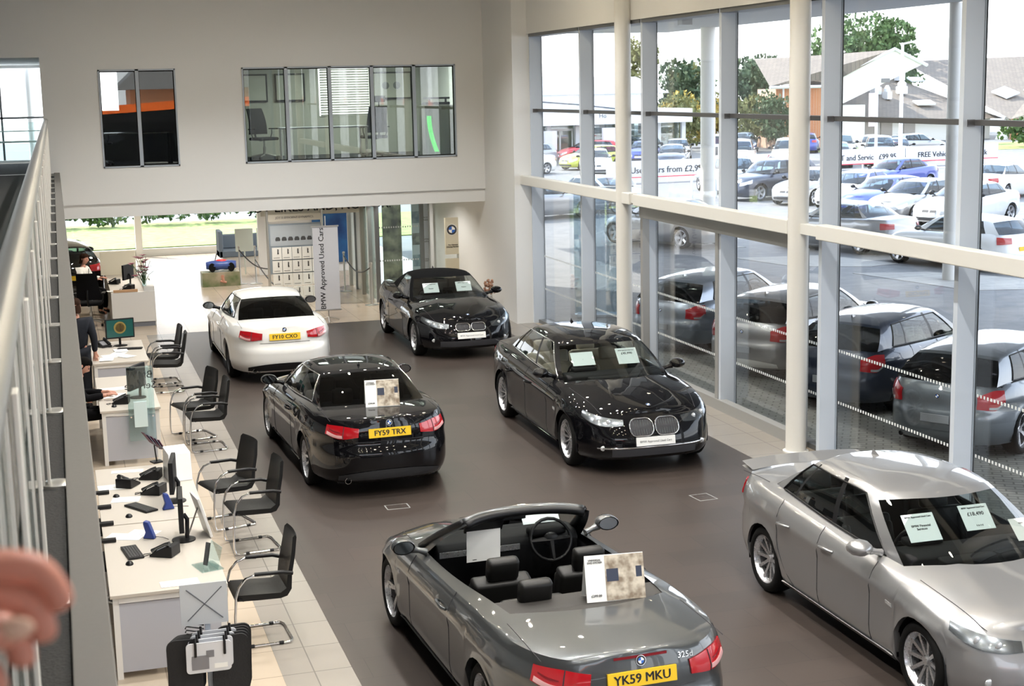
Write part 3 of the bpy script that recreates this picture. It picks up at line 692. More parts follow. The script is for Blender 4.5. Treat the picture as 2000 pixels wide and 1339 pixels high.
def far_proto(kind):
    t = bpy.data.objects.new('parked_car', None); COL.objects.link(t); C = Car(kind, 1); pm = P['silver']
    C.body(pm, t); C.cabin(pm, t, gl=glass('parked car glass', (.45, .55, .62)))
    dk = mat('interior dark', (.007, .007, .008), .7, spec=.2)
    n = 8; rows = []
    for i in range(n + 1):
        x = lerp(C.wb[0] - .05, C.rb[0] + .08, i / n); yg = max(.05, C.gbase(x)); zt = C.top(x, yg) - .02; rows.append([V((x, yg, zt)), V((x, max(.04, yg - .05), .34)), V((x, 0, .34))])
    MB().grid(rows, flip=True).grid([[V((p.x, -p.y, p.z)) for p in r_] for r_ in rows]).build('cabin_tub', dk, t)
    s_ = MB()
    for x in (-.3, -1.1):
        for y in (.36, -.36): s_.obox((x, y, .72), (.14, .44, .62), (0, R(-15), 0)); s_.obox((x + .25, y, .5), (.45, .44, .14))
    s_.build('seats', dk, t); xb = C.wb[0] - C.wb[1]
    MB().box(xb - .25, C.wb[0] - .1, -.6, .6, .6, C.top(xb, .5) + .01).build('dashboard', dk, t)
    for sd in (1, -1):
        MB().grid(C.strip(C.q_of_y(.42), .62, lambda t_: C.zs(C.X0(lerp(C.q_of_y(.42), .62, t_))) - .16, lambda t_: C.zs(C.X0(lerp(C.q_of_y(.42), .62, t_))) - .03, .008, 5, sd, 2)).build('headlamp', lens, t, smooth=50)
        MB().grid(C.strip(2.45, 2.8, lin(.72, .74) if kind != 'suv' else lin(.85, .85), lin(.9, .88) if kind != 'suv' else lin(1.03, 1.0), .012, 5, sd, 2)).build('tail_lamp', redm, t, smooth=50)
        x = C.cuts[0][0] - .06; y = C.gbase(x); z = C.top(x, y) + .09; MB().sphere((x, sd * (y + .26), z), .1, 8, 0, (.6, 1.1, .7)).tube([(x, sd * (y + .2), z - .03), (x, sd * y, z - .08)], .025, 5).build('wing_mirror', blackpl, t, smooth=180)
    zk = C.zs(C.xf) - .07; mb = MB()
    for sd in (1, -1): mb.grid([[C.nose(sd * .15 + a, zk + b, .012) for b in (-.055, .055)] for a in (-.12, 0, .12)])
    mb.build('grille', ink, t)
    MB().grid([[C.nose(lerp(-.56, .56, i / 6), z, .006) for z in (.25, .35)] for i in range(7)]).build('air_intake', ink, t)
    MB().box(C.xr + .28, C.xf - .3, -C.W + .28, C.W - .28, .17, .55).build('underbody', blackpl, t)
    p = C.nose(0, .45, .012); MB().box(p.x - .01, p.x + .005, -.26, .26, .4, .51).build('front_plate', paper, t)
    p = C.tail(0, .6 if kind != 'suv' else .8, .012); MB().box(p.x - .005, p.x + .01, -.26, .26, p.z - .055, p.z + .055).build('rear_plate', yel, t)
    for x in C.wx:
        for sd in (1, -1): wheel(C, t, x, sd, 'f', None, True)
    return t
def far_car(kind, paint, x, y, rz, label, z=0, group=None):
    if kind not in FAR: FAR[kind] = far_proto(kind); t = FAR[kind]
    else:
        t = copy_tree(FAR[kind])
    t.location = (x, y, z); t.rotation_euler = (0, 0, R(rz)); tag(t, label, 'car', group or 'cars parked outside')
    for c in t.children:
        if c.name.split('.')[0] in ('body', 'roof'): c.material_slots[0].link = 'OBJECT'; c.material_slots[0].material = P[paint]
    return t
# ------------------------------------------------------------------ the building
YB, XW = 31.48, 9.3
dark_tile = tiles('dark wood-grain tiles', (.058, .045, .039), (.048, .038, .033), (.024, .020, .018), .9, .45, .34, .003, .5, .12)
cream_tile = tiles('cream floor tiles', (.50, .42, .33), (.48, .40, .31), (.30, .25, .2), .6, .6, .22, .006, 0, .03)
grey_tile = tiles('grey beige floor tiles', (.29, .265, .235), (.275, .25, .22), (.17, .155, .14), .6, .6, .24, .006, 0, .03)
carpet = noisy('charcoal carpet', (.014, .0135, .013), (.026, .025, .023), 90, .95, .5)
struct('floor', MB().box(-4, 9.6, -6, 46.7, -.12, 0), cream_tile)
struct('floor', MB().box(1.53, 2.12, -6, 31.02, 0, .002), grey_tile)
struct('floor', MB().box(2.12, 8.45, -6, 31.02, 0, .0035), dark_tile)
struct('floor', MB().box(8.45, 9.3, -6, 31.02, 0, .002), grey_tile)
mb = MB()
mb.box(-4, 8.94, YB, YB + .2, 5.62, 7.4).box(-4, 8.94, YB, YB + .2, 2.68, 3.33)
for a, b in ((-.18, .92), (2.44, 3.78), (8.32, 8.94)): mb.box(a, b, YB, YB + .2, 3.33, 5.62)
for a, b in ((.92, 2.44), (3.78, 8.32)): mb.box(a, b, YB, YB + .2, 3.33, 3.40).box(a, b, YB, YB + .2, 5.36, 5.62)
struct('wall_back', mb, white_wall)
struct('trim_1', MB().box(-4, 8.94, YB + .05, YB + .25, 2.40, 2.68), white_wall)
struct('wall_side', MB().box(8.94, 9.3, 29.3, 37.5, 0, 7.4), white_wall)
struct('wall_right', MB().box(9.25, 9.6, -6, 29.3, 5.90, 7.4), white_wall)
struct('wall_left', MB().box(-4.2, -4, -6, 39, 0, 7.4), white_wall)
struct('ceiling', MB().box(-4.2, 9.6, -6, YB + .2, 7.4, 7.6), mat('grey ceiling', (.4, .4, .39), .9))
struct('ceiling', MB().box(-4, 9.3, YB + .25, 46.9, 2.70, 2.95), white_wall)
struct('wall_front', MB().box(-4, 9.6, -6.2, -6, 6.0, 7.4).box(-4, -.5, -6.2, -6, 0, 6).box(8.6, 9.6, -6.2, -6, 0, 6), white_wall)
struct('window_1', MB().box(-.5, 8.6, -6.12, -6.1, 0, 6), wallglass)
struct('wall_left', MB().box(-4.2, -4, 39, 46.9, 0, 2.95), white_wall)
# balcony
struct('floor', MB().box(-4, -.05, -6, 39, 3.05, 3.325), [carpet])
struct('trim_2', MB().box(-.05, .06, -6, YB, 3.03, 3.345), mat('grey ledge steel', (.115, .108, .10), .5, .1), bevel=.004)
# facade : mullions, transoms, glass
MY = [29.3 - 3.05 * k for k in range(0, 12)]
gm = MB()
mulm = mat('mullion paint', (.60, .66, .74), .4)
for i, y in enumerate(MY):
    if y < -6: continue
    o = struct('window_frame', MB().box(XW, XW + .25, y - .04, y + .04, 0, 5.9), mulm)
    struct('gasket', MB().box(XW + .25, XW + .262, y - .05, y + .05, 0, 5.9), rubber, o)
for i in range(len(MY) - 1):
    y1, y0 = MY[i] - .04, MY[i + 1] + .04
    if y0 < -6: continue
    w_ = struct('window_%d' % (i + 2), MB().box(XW + .225, XW + .235, y0, y1, 0, 5.9), wallglass)
    if i < 8:
        struct('transom', MB().box(XW + .14, XW + .28, y0, y1, 4.34, 4.40).box(XW + .05, XW + .14, y1 - .01, y1 + .09, 4.33, 4.405), mat('dark transom', (.16, .16, .165), .35, .5), w_)
        d = MB(); n = 46
        for z in (1.38, .70):
            for k in range(n):
                y = lerp(y0 + .05, y1 - .05, k / n); d.box(XW + .221, XW + .224, y, y + .028, z, z + .035)
        struct('manifestation', d, mat('frosted film', (.75, .78, .78), .6), w_)
        struct('bottom_rail', MB().box(XW + .1, XW + .26, y0, y1, 0, .07), alu_dk, w_)
        struct('head_rail', MB().box(XW - .02, XW + .27, y0, y1, 5.84, 5.9), alu_dk, w_)
# sliding door between the columns
dr = struct('door_1', MB().box(9.26, 9.40, 17.6, 23.25, 2.66, 2.90), mat('door header grey', (.34, .34, .33), .4, .3))
for y in (23.2, 20.22, 17.62): struct('door_frame', MB().box(9.28, 9.40, y - .05, y + .05, 0, 2.68), mat('door frame grey', (.36, .36, .35), .4, .3), dr)
struct('door_sill', MB().box(9.26, 9.40, 17.6, 23.2, 0, .16), MATS['door frame grey'], dr)
struct('door_lock', MB().box(9.25, 9.28, 17.60, 17.64, 1.0, 1.14), chrome, dr)
for y0, y1 in ((23.8, 29.1), (17.56, 23.48), (11.3, 17.24), (5.1, 11.0)):
    b = MB().box(9.06, 9.22, y0 - (.6 if y0 > 23.5 else .55 if 0 else 0), y1 - (.45 if y1 < 29 else -.3), 2.88, 3.07).build('crash_beam', cream_met, bevel=.012)
    b['kind'] = 'structure'; b.name = 'trim_3'
    if y1 < 29: struct('bracket', MB().box(9.10, 9.22, y1 - .6, y1 + .06, 2.91, 3.04), cream_met, b)
for y in (23.64, 17.4, 11.16, 4.9, -1.3):
    o = MB().lathe([(.17, 0), (.17, .02), (.135, .025), (.135, 7.4)], 32, (9.14, y, 0), caps=False).build('column', cream_met, smooth=40); o['kind'] = 'structure'
# interior office windows
def win_row(xs, z0, z1, num):
    f = MB(); w_ = .03; x0, x1 = xs[0], xs[-1]
    f.box(x0, x1, YB - .02, YB + .05, z1 - w_, z1).box(x0, x1, YB - .02, YB + .05, z0, z0 + w_).box(x0, x0 + w_, YB - .02, YB + .05, z0, z1).box(x1 - w_, x1, YB - .02, YB + .05, z0, z1)
    for x in xs[1:-1]: f.box(x - .035, x + .035, YB - .02, YB + .05, z0, z1)
    o = struct('window_%d' % num, f, alu)
    for a, b in zip(xs[:-1], xs[1:]):
        p = struct('pane', MB().box(a + .04, b - .04, YB + .06, YB + .068, z0 + .035, z1 - .035), offglass, o)
        g_ = MB(); c0, c1 = a + .03, b - .03
        g_.box(c0, c1, YB + .04, YB + .07, z1 - .05, z1 - .03).box(c0, c1, YB + .04, YB + .07, z0 + .03, z0 + .05).box(c0, c0 + .015, YB + .04, YB + .07, z0 + .03, z1 - .03).box(c1 - .015, c1, YB + .04, YB + .07, z0 + .03, z1 - .03); struct('gasket', g_, rubber, p)
win_row([.92, 1.68, 2.44], 3.40, 5.36, 14)
win_row([3.78, 4.69, 5.60, 6.50, 7.41, 8.32], 3.40, 5.36, 15)
offwall = mat('office wall', (.46, .46, .42), .8); offshade = mat('office wall in shade tone', (.12, .125, .125), .8)  # narrow office's gloom is put into its darker wall colour
struct('floor', MB().box(.2, 9.0, YB + .2, 36.6, 3.05, 3.33), carpet)
struct('ceiling', MB().box(.2, 9.0, YB + .2, 36.6, 5.75, 5.9), offwall)
struct('wall_office', MB().box(.2, .35, YB + .2, 36.6, 3.33, 5.75), offshade)
struct('wall_office', MB().box(3.05, 3.2, YB + .2, 36.6, 3.33, 5.75), offshade)
struct('wall_office', MB().box(.35, 3.05, 36.4, 36.6, 3.33, 4.5).box(1.5, 3.05, 36.4, 36.6, 4.5, 5.75).box(.35, 1.5, 36.4, 36.6, 5.5, 5.75), offshade)
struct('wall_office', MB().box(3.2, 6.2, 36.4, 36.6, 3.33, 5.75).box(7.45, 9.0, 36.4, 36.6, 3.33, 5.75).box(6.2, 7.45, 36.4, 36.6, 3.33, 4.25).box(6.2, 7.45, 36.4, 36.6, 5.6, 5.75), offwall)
sm = MB()
for k in range(22): sm.obox((6.825, 36.35, 4.27 + k * .06), (1.2, .045, .003), (R(-62), 0, 0))
tag(sm.build('window_blind', mat('blind slat', (.7, .7, .66), .5)), 'white slatted blind over the sunny window of the upstairs office', 'blind')
for x, lab in ((4.6, 'black-framed print on the left of the upstairs office wall'), (5.5, 'black-framed print right beside the blind upstairs'), (8.0, 'black-framed picture of two round shapes at right of the upstairs office')):
    f = empty('framed_picture', lab, 'picture', (x, 36.36, 4.95))
    w2 = .36 if x < 7 else .5
    MB().box(-w2, w2, -.02, .02, -.33, .33).box(-w2 + .04, w2 - .04, -.025, -.02, -.29, .29).build('frame', blackpl, f)
    MB().box(-w2 + .04, w2 - .04, -.027, -.0255, -.29, .29).build('print', mat('cream print', (.5, .5, .45), .6), f)
    if x > 7:
        for sx in (-.16, .12): MB().lathe([(.001, 0), (.09, 0), (.09, .004), (.001, .004)], 16, (sx, -.033, 0), 'y').build('motif', lampdark, f)
def office_chair(name, label, loc, rz, m, mesh_back=True, group=None):
    t = empty(name, label, 'chair', loc, rz, group)
    MB().obox((0, 0, .48), (.48, .5, .07)).build('seat', m, t, smooth=60, bevel=.03)
    rows = [[V((-.24 - .05 * sin(pi * v) * -1 - .12 * v + .05 * (u * 2 - 1) ** 2, (u - .5) * (.50 - .08 * v), .58 + .58 * v)) for u in [i / 8 for i in range(9)]] for v in [i / 8 for i in range(9)]]
    b = MB().grid(rows); b.grid([[p + V((-.035, 0, 0)) for p in r_] for r_ in rows], flip=True); b.build('backrest', m, t, smooth=60)
    MB().tube([(-.1, 0, .44), (-.28, 0, .46), (-.34, 0, .62), (-.31, 0, .8)], .022, 8).build('back_bar', blackpl, t, smooth=60)
    MB().lathe([(.035, .1), (.035, .3), (.02, .3), (.02, .45)], 12).build('gas_column', steel, t, smooth=40)
    for k in range(5):
        a = 2 * pi * k / 5 + .3; e = V((cos(a) * .31, sin(a) * .31, .085)); l = MB().tube([(0, 0, .13), e], [.028, .016], 8).build('leg', steel, t, smooth=60)
        MB().lathe([(.03, -.02), (.03, .02)], 12, (e.x, e.y, .03), 'y').build('castor', rubber, l, smooth=40)
    for sd in (1, -1): MB().tube([(-.08, sd * .24, .47), (-.08, sd * .29, .6), (-.08, sd * .29, .68)], .014, 6).obox((-.02, sd * .29, .70), (.25, .07, .025)).build('armrest', blackpl, t, smooth=50)
    return t
oc = office_chair('office_chair', 'black office chair with separate headrest behind the upstairs office glass', (6.9, 33.4, 3.33), R(100), dkcloth)
MB().obox((-.36, 0, 1.32), (.06, .28, .14)).tube([(-.36, 0, 1.1), (-.37, 0, 1.3)], .012, 6).build('headrest', dkcloth, oc, smooth=50)
def desk(name, label, cat, loc, sz, top, legm, modesty=None, group=None, feet=True):
    t = empty(name, label, cat, loc, 0, group); X, Y_, Z = sz
    MB().box(0, X, 0, Y_, Z - .03, Z).build('tabletop', top, t, bevel=.004)
    for x in (.02, X - .07):
        for y in (.03, Y_ - .08): MB().box(x, x + .05, y, y + .05, 0, Z - .03).build('leg', legm, t)
    if modesty: MB().box(.07, X - .07, .035, .05, .06, Z - .09).build('end_panel', modesty, t); MB().box(.07, X - .07, .02, .06, Z - .08, Z - .03).build('rail', legm, t)
    return t
desk('office_desk', 'grey desk behind the wide upstairs office window', 'desk', (4.8, 33.0, 3.33), (1.9, .8, .74), grey_lam, steel)
desk('office_desk', 'dark desk behind the narrow upstairs office window', 'desk', (.9, 32.6, 3.33), (1.5, .8, .74), lampdark, blackpl)
office_chair('office_chair', 'dark chair at the desk behind the narrow upstairs window', (.9, 33.9, 3.33), R(-70), dkcloth)
office_chair('office_chair', 'black chair in the leftmost pane of the wide upstairs office', (4.55, 34.3, 3.33), R(-60), dkcloth)
t = empty('filing_cabinet', 'metal cabinet topped with a black tray in the rightmost upstairs pane', 'cabinet', (8.25, 33.0, 3.33))
MB().box(-.25, .45, 0, .6, 0, 1.15).build('cabinet_body', mat('khaki metal', (.22, .22, .18), .5), t, bevel=.005)
for k in range(4): MB().box(-.22, .42, -.012, 0, .05 + k * .27, .29 + k * .27).build('drawer', mat('khaki metal', (.22, .22, .18), .5), t)
tag(MB().box(8.05, 8.6, 33.05, 33.5, 4.49, 4.55).box(8.1, 8.6, 33.05, 33.5, 4.62, 4.66).box(8.12, 8.16, 33.1, 33.14, 4.55, 4.62).box(8.5, 8.54, 33.1, 33.14, 4.55, 4.62).build('letter_tray', blackpl), 'black letter tray on the metal cabinet upstairs', 'tray')
rows = [[V((8.0 + .28 * (1 - v) ** .5 * 0 + .02 + .3 * (v - .0) ** 2 * .55 + u * .1, 32.9, 4.25 - .8 * v)) for u in (0, 1)] for v in [i / 10 for i in range(11)]]
tag(MB().grid(rows).grid([[p + V((0, .012, 0)) for p in r_] for r_ in rows], flip=True).build('green_lamp_strip', mat('bright green acrylic', (.05, .9, .12), .3, emis=(.04, .8, .1), es=.5)), 'curved bright green strip beside the upstairs cabinet', 'lamp')
for x, y in ((4.6, 33.6), (6.6, 34.6), (8.0, 33.4)):  # unseen fill panels and area lights, added to brighten the upstairs office
    o = MB().box(x - .3, x + .3, y - .3, y + .3, 5.70, 5.75).build('fill_panel', mat('office fill glow', (.9, .95, .9), .5, emis=(.85, 1, .9), es=1.6)); tag(o, 'unseen square glowing panel added to brighten the upstairs office', 'lamp', 'added fill panels upstairs')
    ld = bpy.data.lights.new('office_fill', 'AREA'); ld.energy = 26; ld.size = .6; ld.color = (.93, 1, .86); lo = bpy.data.objects.new('office_fill', ld); COL.objects.link(lo); lo.location = (x, y, 5.68)
# upstairs landing window at far left
struct('wall_landing', MB().box(-4, -.16, 38.9, 39.1, 5.55, 5.75).box(-.16, .2, YB + .2, 39.1, 3.33, 5.75), white_wall)
struct('ceiling', MB().box(-4, .2, YB + .2, 39.1, 5.62, 5.75), white_wall)
w_ = struct('window_16', MB().box(-4, -.16, 39.0, 39.01, 3.33, 5.55), wallglass)
struct('window_frame', MB().box(-4, -.16, 38.95, 39.05, 4.33, 4.38).box(-.22, -.16, 38.95, 39.05, 4.33, 5.6).box(-1.22, -1.17, 38.95, 39.05, 3.33, 5.55), alu_dk, w_)
struct('glass_upstand', MB().box(-4, -.16, 38.6, 38.61, 3.33, 4.25), clearglass, w_)
struct('guard_rail', MB().box(-4, -.2, 38.9, 38.96, 3.75, 3.80).box(-4, -.2, 38.9, 38.96, 4.02, 4.05), white_lam, w_)
o = MB().lathe([(.09, 3.0), (.09, 5.6)], 20, (-.52, 39.5, 0), caps=False).build('column', cream_met, smooth=40); o['kind'] = 'structure'
# balcony railing
t = empty('balcony_railing', 'steel balcony railing with glass panels and a thick tubular handrail', 'railing', (-.14, 0, 3.325))
MB().lathe([(.042, -5.9), (.042, YB)], 20, (0, 0, 1.055), 'y', caps=False).build('handrail', mat('satin rail steel', (.40, .40, .385), .35, .85), t, smooth=60)
PY = [1.68 + 1.46 * k - .006 * k for k in range(-4, 21)]
for y in PY:
    p = MB().box(-.012, .012, y - .035, y + .035, 0, 1.0).box(.022, .034, y - .035, y + .035, 0, .94).build('post', mat('satin post steel', (.74, .71, .64), .35, .3), t, bevel=.002)
    MB().lathe([(.062, 0), (.062, .012), (.05, .018), (.001, .018)], 20, (.055, y, 0), caps=False).build('base_disc', steel, p, smooth=40)
    for z in (.28, .74): MB().sphere((-.016, y - .035, z), .011, 10, 0, (1.2, 1, 1)).build('glass_clamp', mat('clamp bronze', (.05, .035, .03), .4), p, smooth=180)
    if y < 30: MB().box(.0, .008, y + .05, y + 1.40, .08, .92).build('glass_panel', clearglass, t)
# ceiling spotlights
k = 0
for y in [2.5, 6, 9.5, 13, 16.5, 20, 23.5, 27]:
    for x in (1.5, 4.2, 6.8):
        k += 1
        o = MB().lathe([(.09, 7.33), (.09, 7.40)], 16, (x, y, 0)).build('downlight', steel, smooth=40)
        tag(o, 'round ceiling downlight in the rows above the showroom floor', 'lamp', 'ceiling downlights')
        ld = bpy.data.lights.new('spotlight', 'SPOT'); ld.energy = 215; ld.spot_size = R(125); ld.spot_blend = .6; ld.shadow_soft_size = .05; ld.color = (1, .985, .96)
        lo = bpy.data.objects.new('spotlight', ld); COL.objects.link(lo); lo.location = (x, y, 7.30)
        MB().lathe([(.07, 7.322), (.07, 7.329)], 16, (x, y, 0)).build('bulb', mat('warm bulb', (1, .9, .7), .5, emis=(1, .86, .62), es=140), o)
for y in (4.2, 7.7, 11.2, 14.7, 18.2, 21.7, 25.2):
    for x in (2.9, 5.5, 7.9):
        o = MB().lathe([(.09, 7.33), (.09, 7.40)], 16, (x, y, 0)).build('downlight', steel, smooth=40); tag(o, 'round ceiling downlight in the rows above the showroom floor', 'lamp', 'ceiling downlights'); MB().lathe([(.07, 7.322), (.07, 7.329)], 16, (x, y, 0)).build('bulb', MATS['warm bulb'], o)
# ------------------------------------------------------------------ back area under the upper floor
for y in (33.6, 37.4, 41.5):  # fill lamps added here to brighten the back area
    for x in (1.5, 4.3, 7.4):
        o = MB().lathe([(.08, 2.66), (.08, 2.70)], 16, (x, y, 0)).build('downlight', steel, smooth=40); tag(o, 'round fill light added in the low ceiling to brighten the back area', 'lamp', 'added low ceiling fill lights')
        ld = bpy.data.lights.new('spotlight', 'SPOT'); ld.energy = 70; ld.spot_size = R(150); ld.spot_blend = .5; ld.shadow_soft_size = .05; ld.color = (1, .95, .87)
        lo = bpy.data.objects.new('spotlight', ld); COL.objects.link(lo); lo.location = (x, y, 2.64)
YG = 46.6
f = MB(); f.box(-4, 9, YG, YG + .1, 0, .22).box(-4, 9, YG, YG + .1, 2.5, 2.7)
for x in (-1.6, 2.25, 6.1): f.box(x - .1, x + .1, YG - .05, YG + .15, 0, 2.7)
w_ = struct('window_17', f, cream_met); struct('pane', MB().box(-4, 9, YG + .04, YG + .05, .2, 2.5), wallglass, w_)
struct('wall_partition', MB().box(5.05, 8.3, 40.2, 40.35, 0, 2.7), white_wall)
o = MB(); put_text(o, 'JOY LIKES AND, NOT OR.', .30, frame_at((6.0, 35.55, 2.13), (1, 0, 0), (0, 0, 1)), bold=.004); 
hd = empty('header_sign', 'white overhead sign board with cut-off capital lettering above the brochure rack', 'sign', (0, 0, 0))
MB().box(4.55, 6.95, 35.57, 35.62, 1.95, 2.42).build('sign_board', mat('warm white board', (.62, .6, .54), .6), hd); o.build('lettering', greyink, hd)
posts = [(6.93, 37.0), (6.95, 36.2), (6.9, 35.2), (6.9, 34.3), (6.95, 33.7)]
dd = struct('door_2', MB().box(6.9, 6.98, 33.6, 37.1, 2.2, 2.4), alu_dk)
for i, (x, y) in enumerate(posts): struct('door_frame', MB().box(x - .05, x + .05, y - .04, y + .04, 0, 2.6), [steel, alu_dk, mat('taupe frame', (.25, .23, .2), .5), steel, alu_dk][i], dd)
struct('pane', MB().box(6.92, 6.93, 33.7, 37.0, .05, 2.2), clearglass, dd)
d3 = struct('door_3', MB().box(6.98, 8.7, 36.4, 36.5, 2.25, 2.4), alu_dk)
for x in (7.05, 8.66): struct('door_frame', MB().box(x - .05, x + .05, 36.4, 36.5, 0, 2.6), alu_dk, d3)
struct('pane', MB().box(7.05, 8.66, 36.44, 36.45, 0, 2.3), clearglass, d3)
dm = MB()
for z in (1.45, .62):
    for k in range(24): dm.box(7.15 + k * .06, 7.18 + k * .06, 36.43, 36.435, z, z + .04)
struct('manifestation', dm, MATS['frosted film'], d3)
struct('column', MB().box(7.75, 8.1, 39.0, 39.3, 0, 2.7), white_wall)
# advertising in the back area
def board(name, label, cat, x, y, z0, w_, h, m, rot=0, lines=(), pics=(), thick=.02, group=None):
    t = empty(name, label, cat, (x, y, z0), rot, group)
    MB().box(-w_ / 2, w_ / 2, 0, thick, 0, h).build('panel', m, t, bevel=.003)
    if lines:
        o = MB()
        for (tx, ty, s_, txt) in lines: put_text(o, txt, s_, frame_at((tx, -.002, ty), (1, 0, 0), (0, 0, 1)), align='LEFT')
        o.build('lettering', greyink, t)
    for (a, b, c_, d_, mm) in pics: MB().box(a, b, -.003, -.001, c_, d_).build('picture', mm, t)
    return t
pic1 = noisy('blue car picture', (.1, .18, .3), (.5, .6, .7), 5, .5, 0); pic2 = noisy('grey car picture', (.12, .13, .14), (.6, .6, .58), 6, .5, 0)
seablue = noisy('deep blue poster', (.005, .03, .14), (.02, .12, .32), 1.6, .4, 0)
beige_pic = noisy('beige interior picture', (.22, .17, .12), (.62, .56, .46), 14, .5, 0, 2)
lakepic = noisy('dark landscape picture', (.02, .03, .03), (.35, .36, .25), 3, .5, 0)
board('poster', 'tall white poster with blue photos and grey text by the entrance doors', 'poster', 8.82, 36.9, 0, .62, 2.4, mat('poster white', (.78, .83, .92), .6), 0,
      [(0.0, 1.6, .06, 'ACCESSORIES\nRANGE'), (0.0, 1.05, .06, 'WINTER\nSERVICE'), (0, .55, .05, 'GENUINE\nPARTS'), (-.25, .15, .05, 'The service of care')],
      [(-.3, -.04, 1.5, 1.8, pic1), (-.3, -.04, .95, 1.25, pic2), (-.3, -.04, .4, .7, pic1)])
board('poster', 'dark landscape poster behind the glass entrance doors', 'poster', 8.15, 37.6, 0, .5, 2.35, lakepic)
board('poster', 'deep blue poster on the white partition behind the rope posts', 'poster', 7.0, 40.12, .25, 1.0, 1.6, seablue)
for k, nm in enumerate(('upper', 'lower')):
    t = board('wall_sign', nm + ' cream sign panel on the white side wall by the entrance', 'sign', 8.80, 33.9, 1.0 if k == 0 else -.02, .36, .86 if k == 0 else .92, mat('cream sign', (.62, .58, .46), .5), 0, thick=.08)
    if k == 0:
        badge(t, frame_at((-.02, -.004, .58), (1, 0, 0), (0, 0, 1)), .13); o = MB(); put_text(o, 'The Ultimate\nDriving Machine', .045, frame_at((0, -.002, .2), (1, 0, 0), (0, 0, 1)), bold=.002); o.build('lettering', ink, t)
    else:
        o = MB(); put_text(o, 'BMW Sales\nBMW Service\nBMW Parts', .05, frame_at((0, -.002, .62), (1, 0, 0), (0, 0, 1)), bold=.002); o.build('lettering', ink, t)
# banner stand
t = empty('banner_stand', 'tall grey pull-up banner reading BMW Approved Used Cars behind the white coupe', 'banner', (5.34, 31.3, 0))
MB().box(-.27, .27, -.01, 0, .25, 2.03).build('banner_cloth', mat('banner grey', (.60, .60, .63), .7), t)
MB().box(-.29, .29, -.02, .01, 2.02, 2.05).box(-.29, .29, -.02, .01, .235, .26).build('banner_rail', steel, t)
MB().tube([(.01, .02, .05), (.01, .02, 2.25)], .014, 8).build('pole', steel, t)
for a in (.4, 2.4, 4.6): MB().tube([(.01, .02, .1), (.01 + .26 * cos(a), .02 + .26 * sin(a), .012)], .012, 6).build('foot', steel, t)
o = MB(); put_text(o, 'BMW Approved Used Cars', .155, frame_at((-.09, -.012, 1.14), (0, 0, 1), (-1, 0, 0)), bold=.002); o.build('lettering', greyink, t)
# brochure rack
t = empty('brochure_rack', 'steel frame display rack with rows of white price leaflets behind the banner', 'display rack', (4.6, 35.1, 0))
for x in (.03, 1.32): MB().tube([(x, 0, 0), (x, 0, 2.1)], .035, 10).build('post', steel, t, smooth=60)
MB().box(.05, 1.3, -.02, .02, .62, 1.80).build('back_panel', mat('blue grey panel', (.26, .31, .36), .5), t)
MB().box(.05, 1.3, -.03, .03, 1.86, 2.02).build('top_sign', mat('warm white board', (.62, .6, .54), .6), t)
o = MB(); put_text(o, 'JOY IS EFFICIENT DYNAMICS.', .07, frame_at((.68, -.034, 1.94), (1, 0, 0), (0, 0, 1))); o.build('lettering', greyink, t)
MB().box(.09, 1.28, -.03, -.021, 1.28, 1.76).build('poster', mat('sky grey poster', (.42, .47, .52), .3), t)
for k in range(7):
    x = .26 + k * .15; MB().add([(x - .055, -.034, 1.40), (x + .055, -.034, 1.40), (x + .06, -.034, 1.44), (x + .035, -.034, 1.49), (x - .035, -.034, 1.49), (x - .06, -.034, 1.44)], [(0, 1, 2, 3, 4, 5)]).build('printed_car', lampdark, t)
for r_ in range(4):
    for c_ in range(5):
        x, z = .12 + c_ * .235, 1.03 - r_ * .31
        if z < .05: continue
        tg = tag(MB().box(4.6 + x - .01, 4.6 + x + .212, 35.04, 35.065, z - .07, z + .215).build('price_leaflet', paper), 'white price leaflet with black figures in the display rack pockets', 'leaflet', 'leaflets in the display rack')
        o = MB(); put_text(o, 'BMW', .05, frame_at((4.6 + x + .13, 35.036, z + .12), (0, 0, 1), (-1, 0, 0)), bold=.004); o.box(4.6 + x + .02, 4.6 + x + .16, 35.036, 35.039, z - .03, z - .022); o.build('print', ink, tg)
# rope posts
RP = [(4.33, 38.5, 'rope post by the ride-on car'), (4.72, 38.4, 'rope post between the ride-on car and the rack'), (6.56, 35.9, 'silver rope post just right of the tall banner'), (6.70, 33.3, 'silver rope post nearest the entrance doors')]
for x, y, l in RP:
    o = MB().lathe([(.16, 0), (.16, .012), (.03, .03), (.022, .05), (.022, .93), (.032, .94), (.032, .98), (.001, .99)], 20, (x, y, 0), caps=False).build('rope_post', steel, smooth=40); tag(o, 'steel ' + l, 'post')
def rope(a, b, sag, label):
    a, b = V(a), V(b); tag(MB().tube([a.lerp(b, k / 12) - V((0, 0, sag * sin(pi * k / 12))) for k in range(13)], .016, 8).build('barrier_rope', blackpl, smooth=60), label, 'rope')
rope((6.56, 35.9, .88), (6.70, 33.3, .88), .25, 'black rope between the two posts by the entrance doors')
rope((4.33, 38.5, .88), (4.9, 36.8, .55), .15, 'black rope running from the ride-on car post to the rack')
rope((4.72, 38.4, .62), (4.85, 36.0, .25), .05, 'lower black rope behind the rack corner')
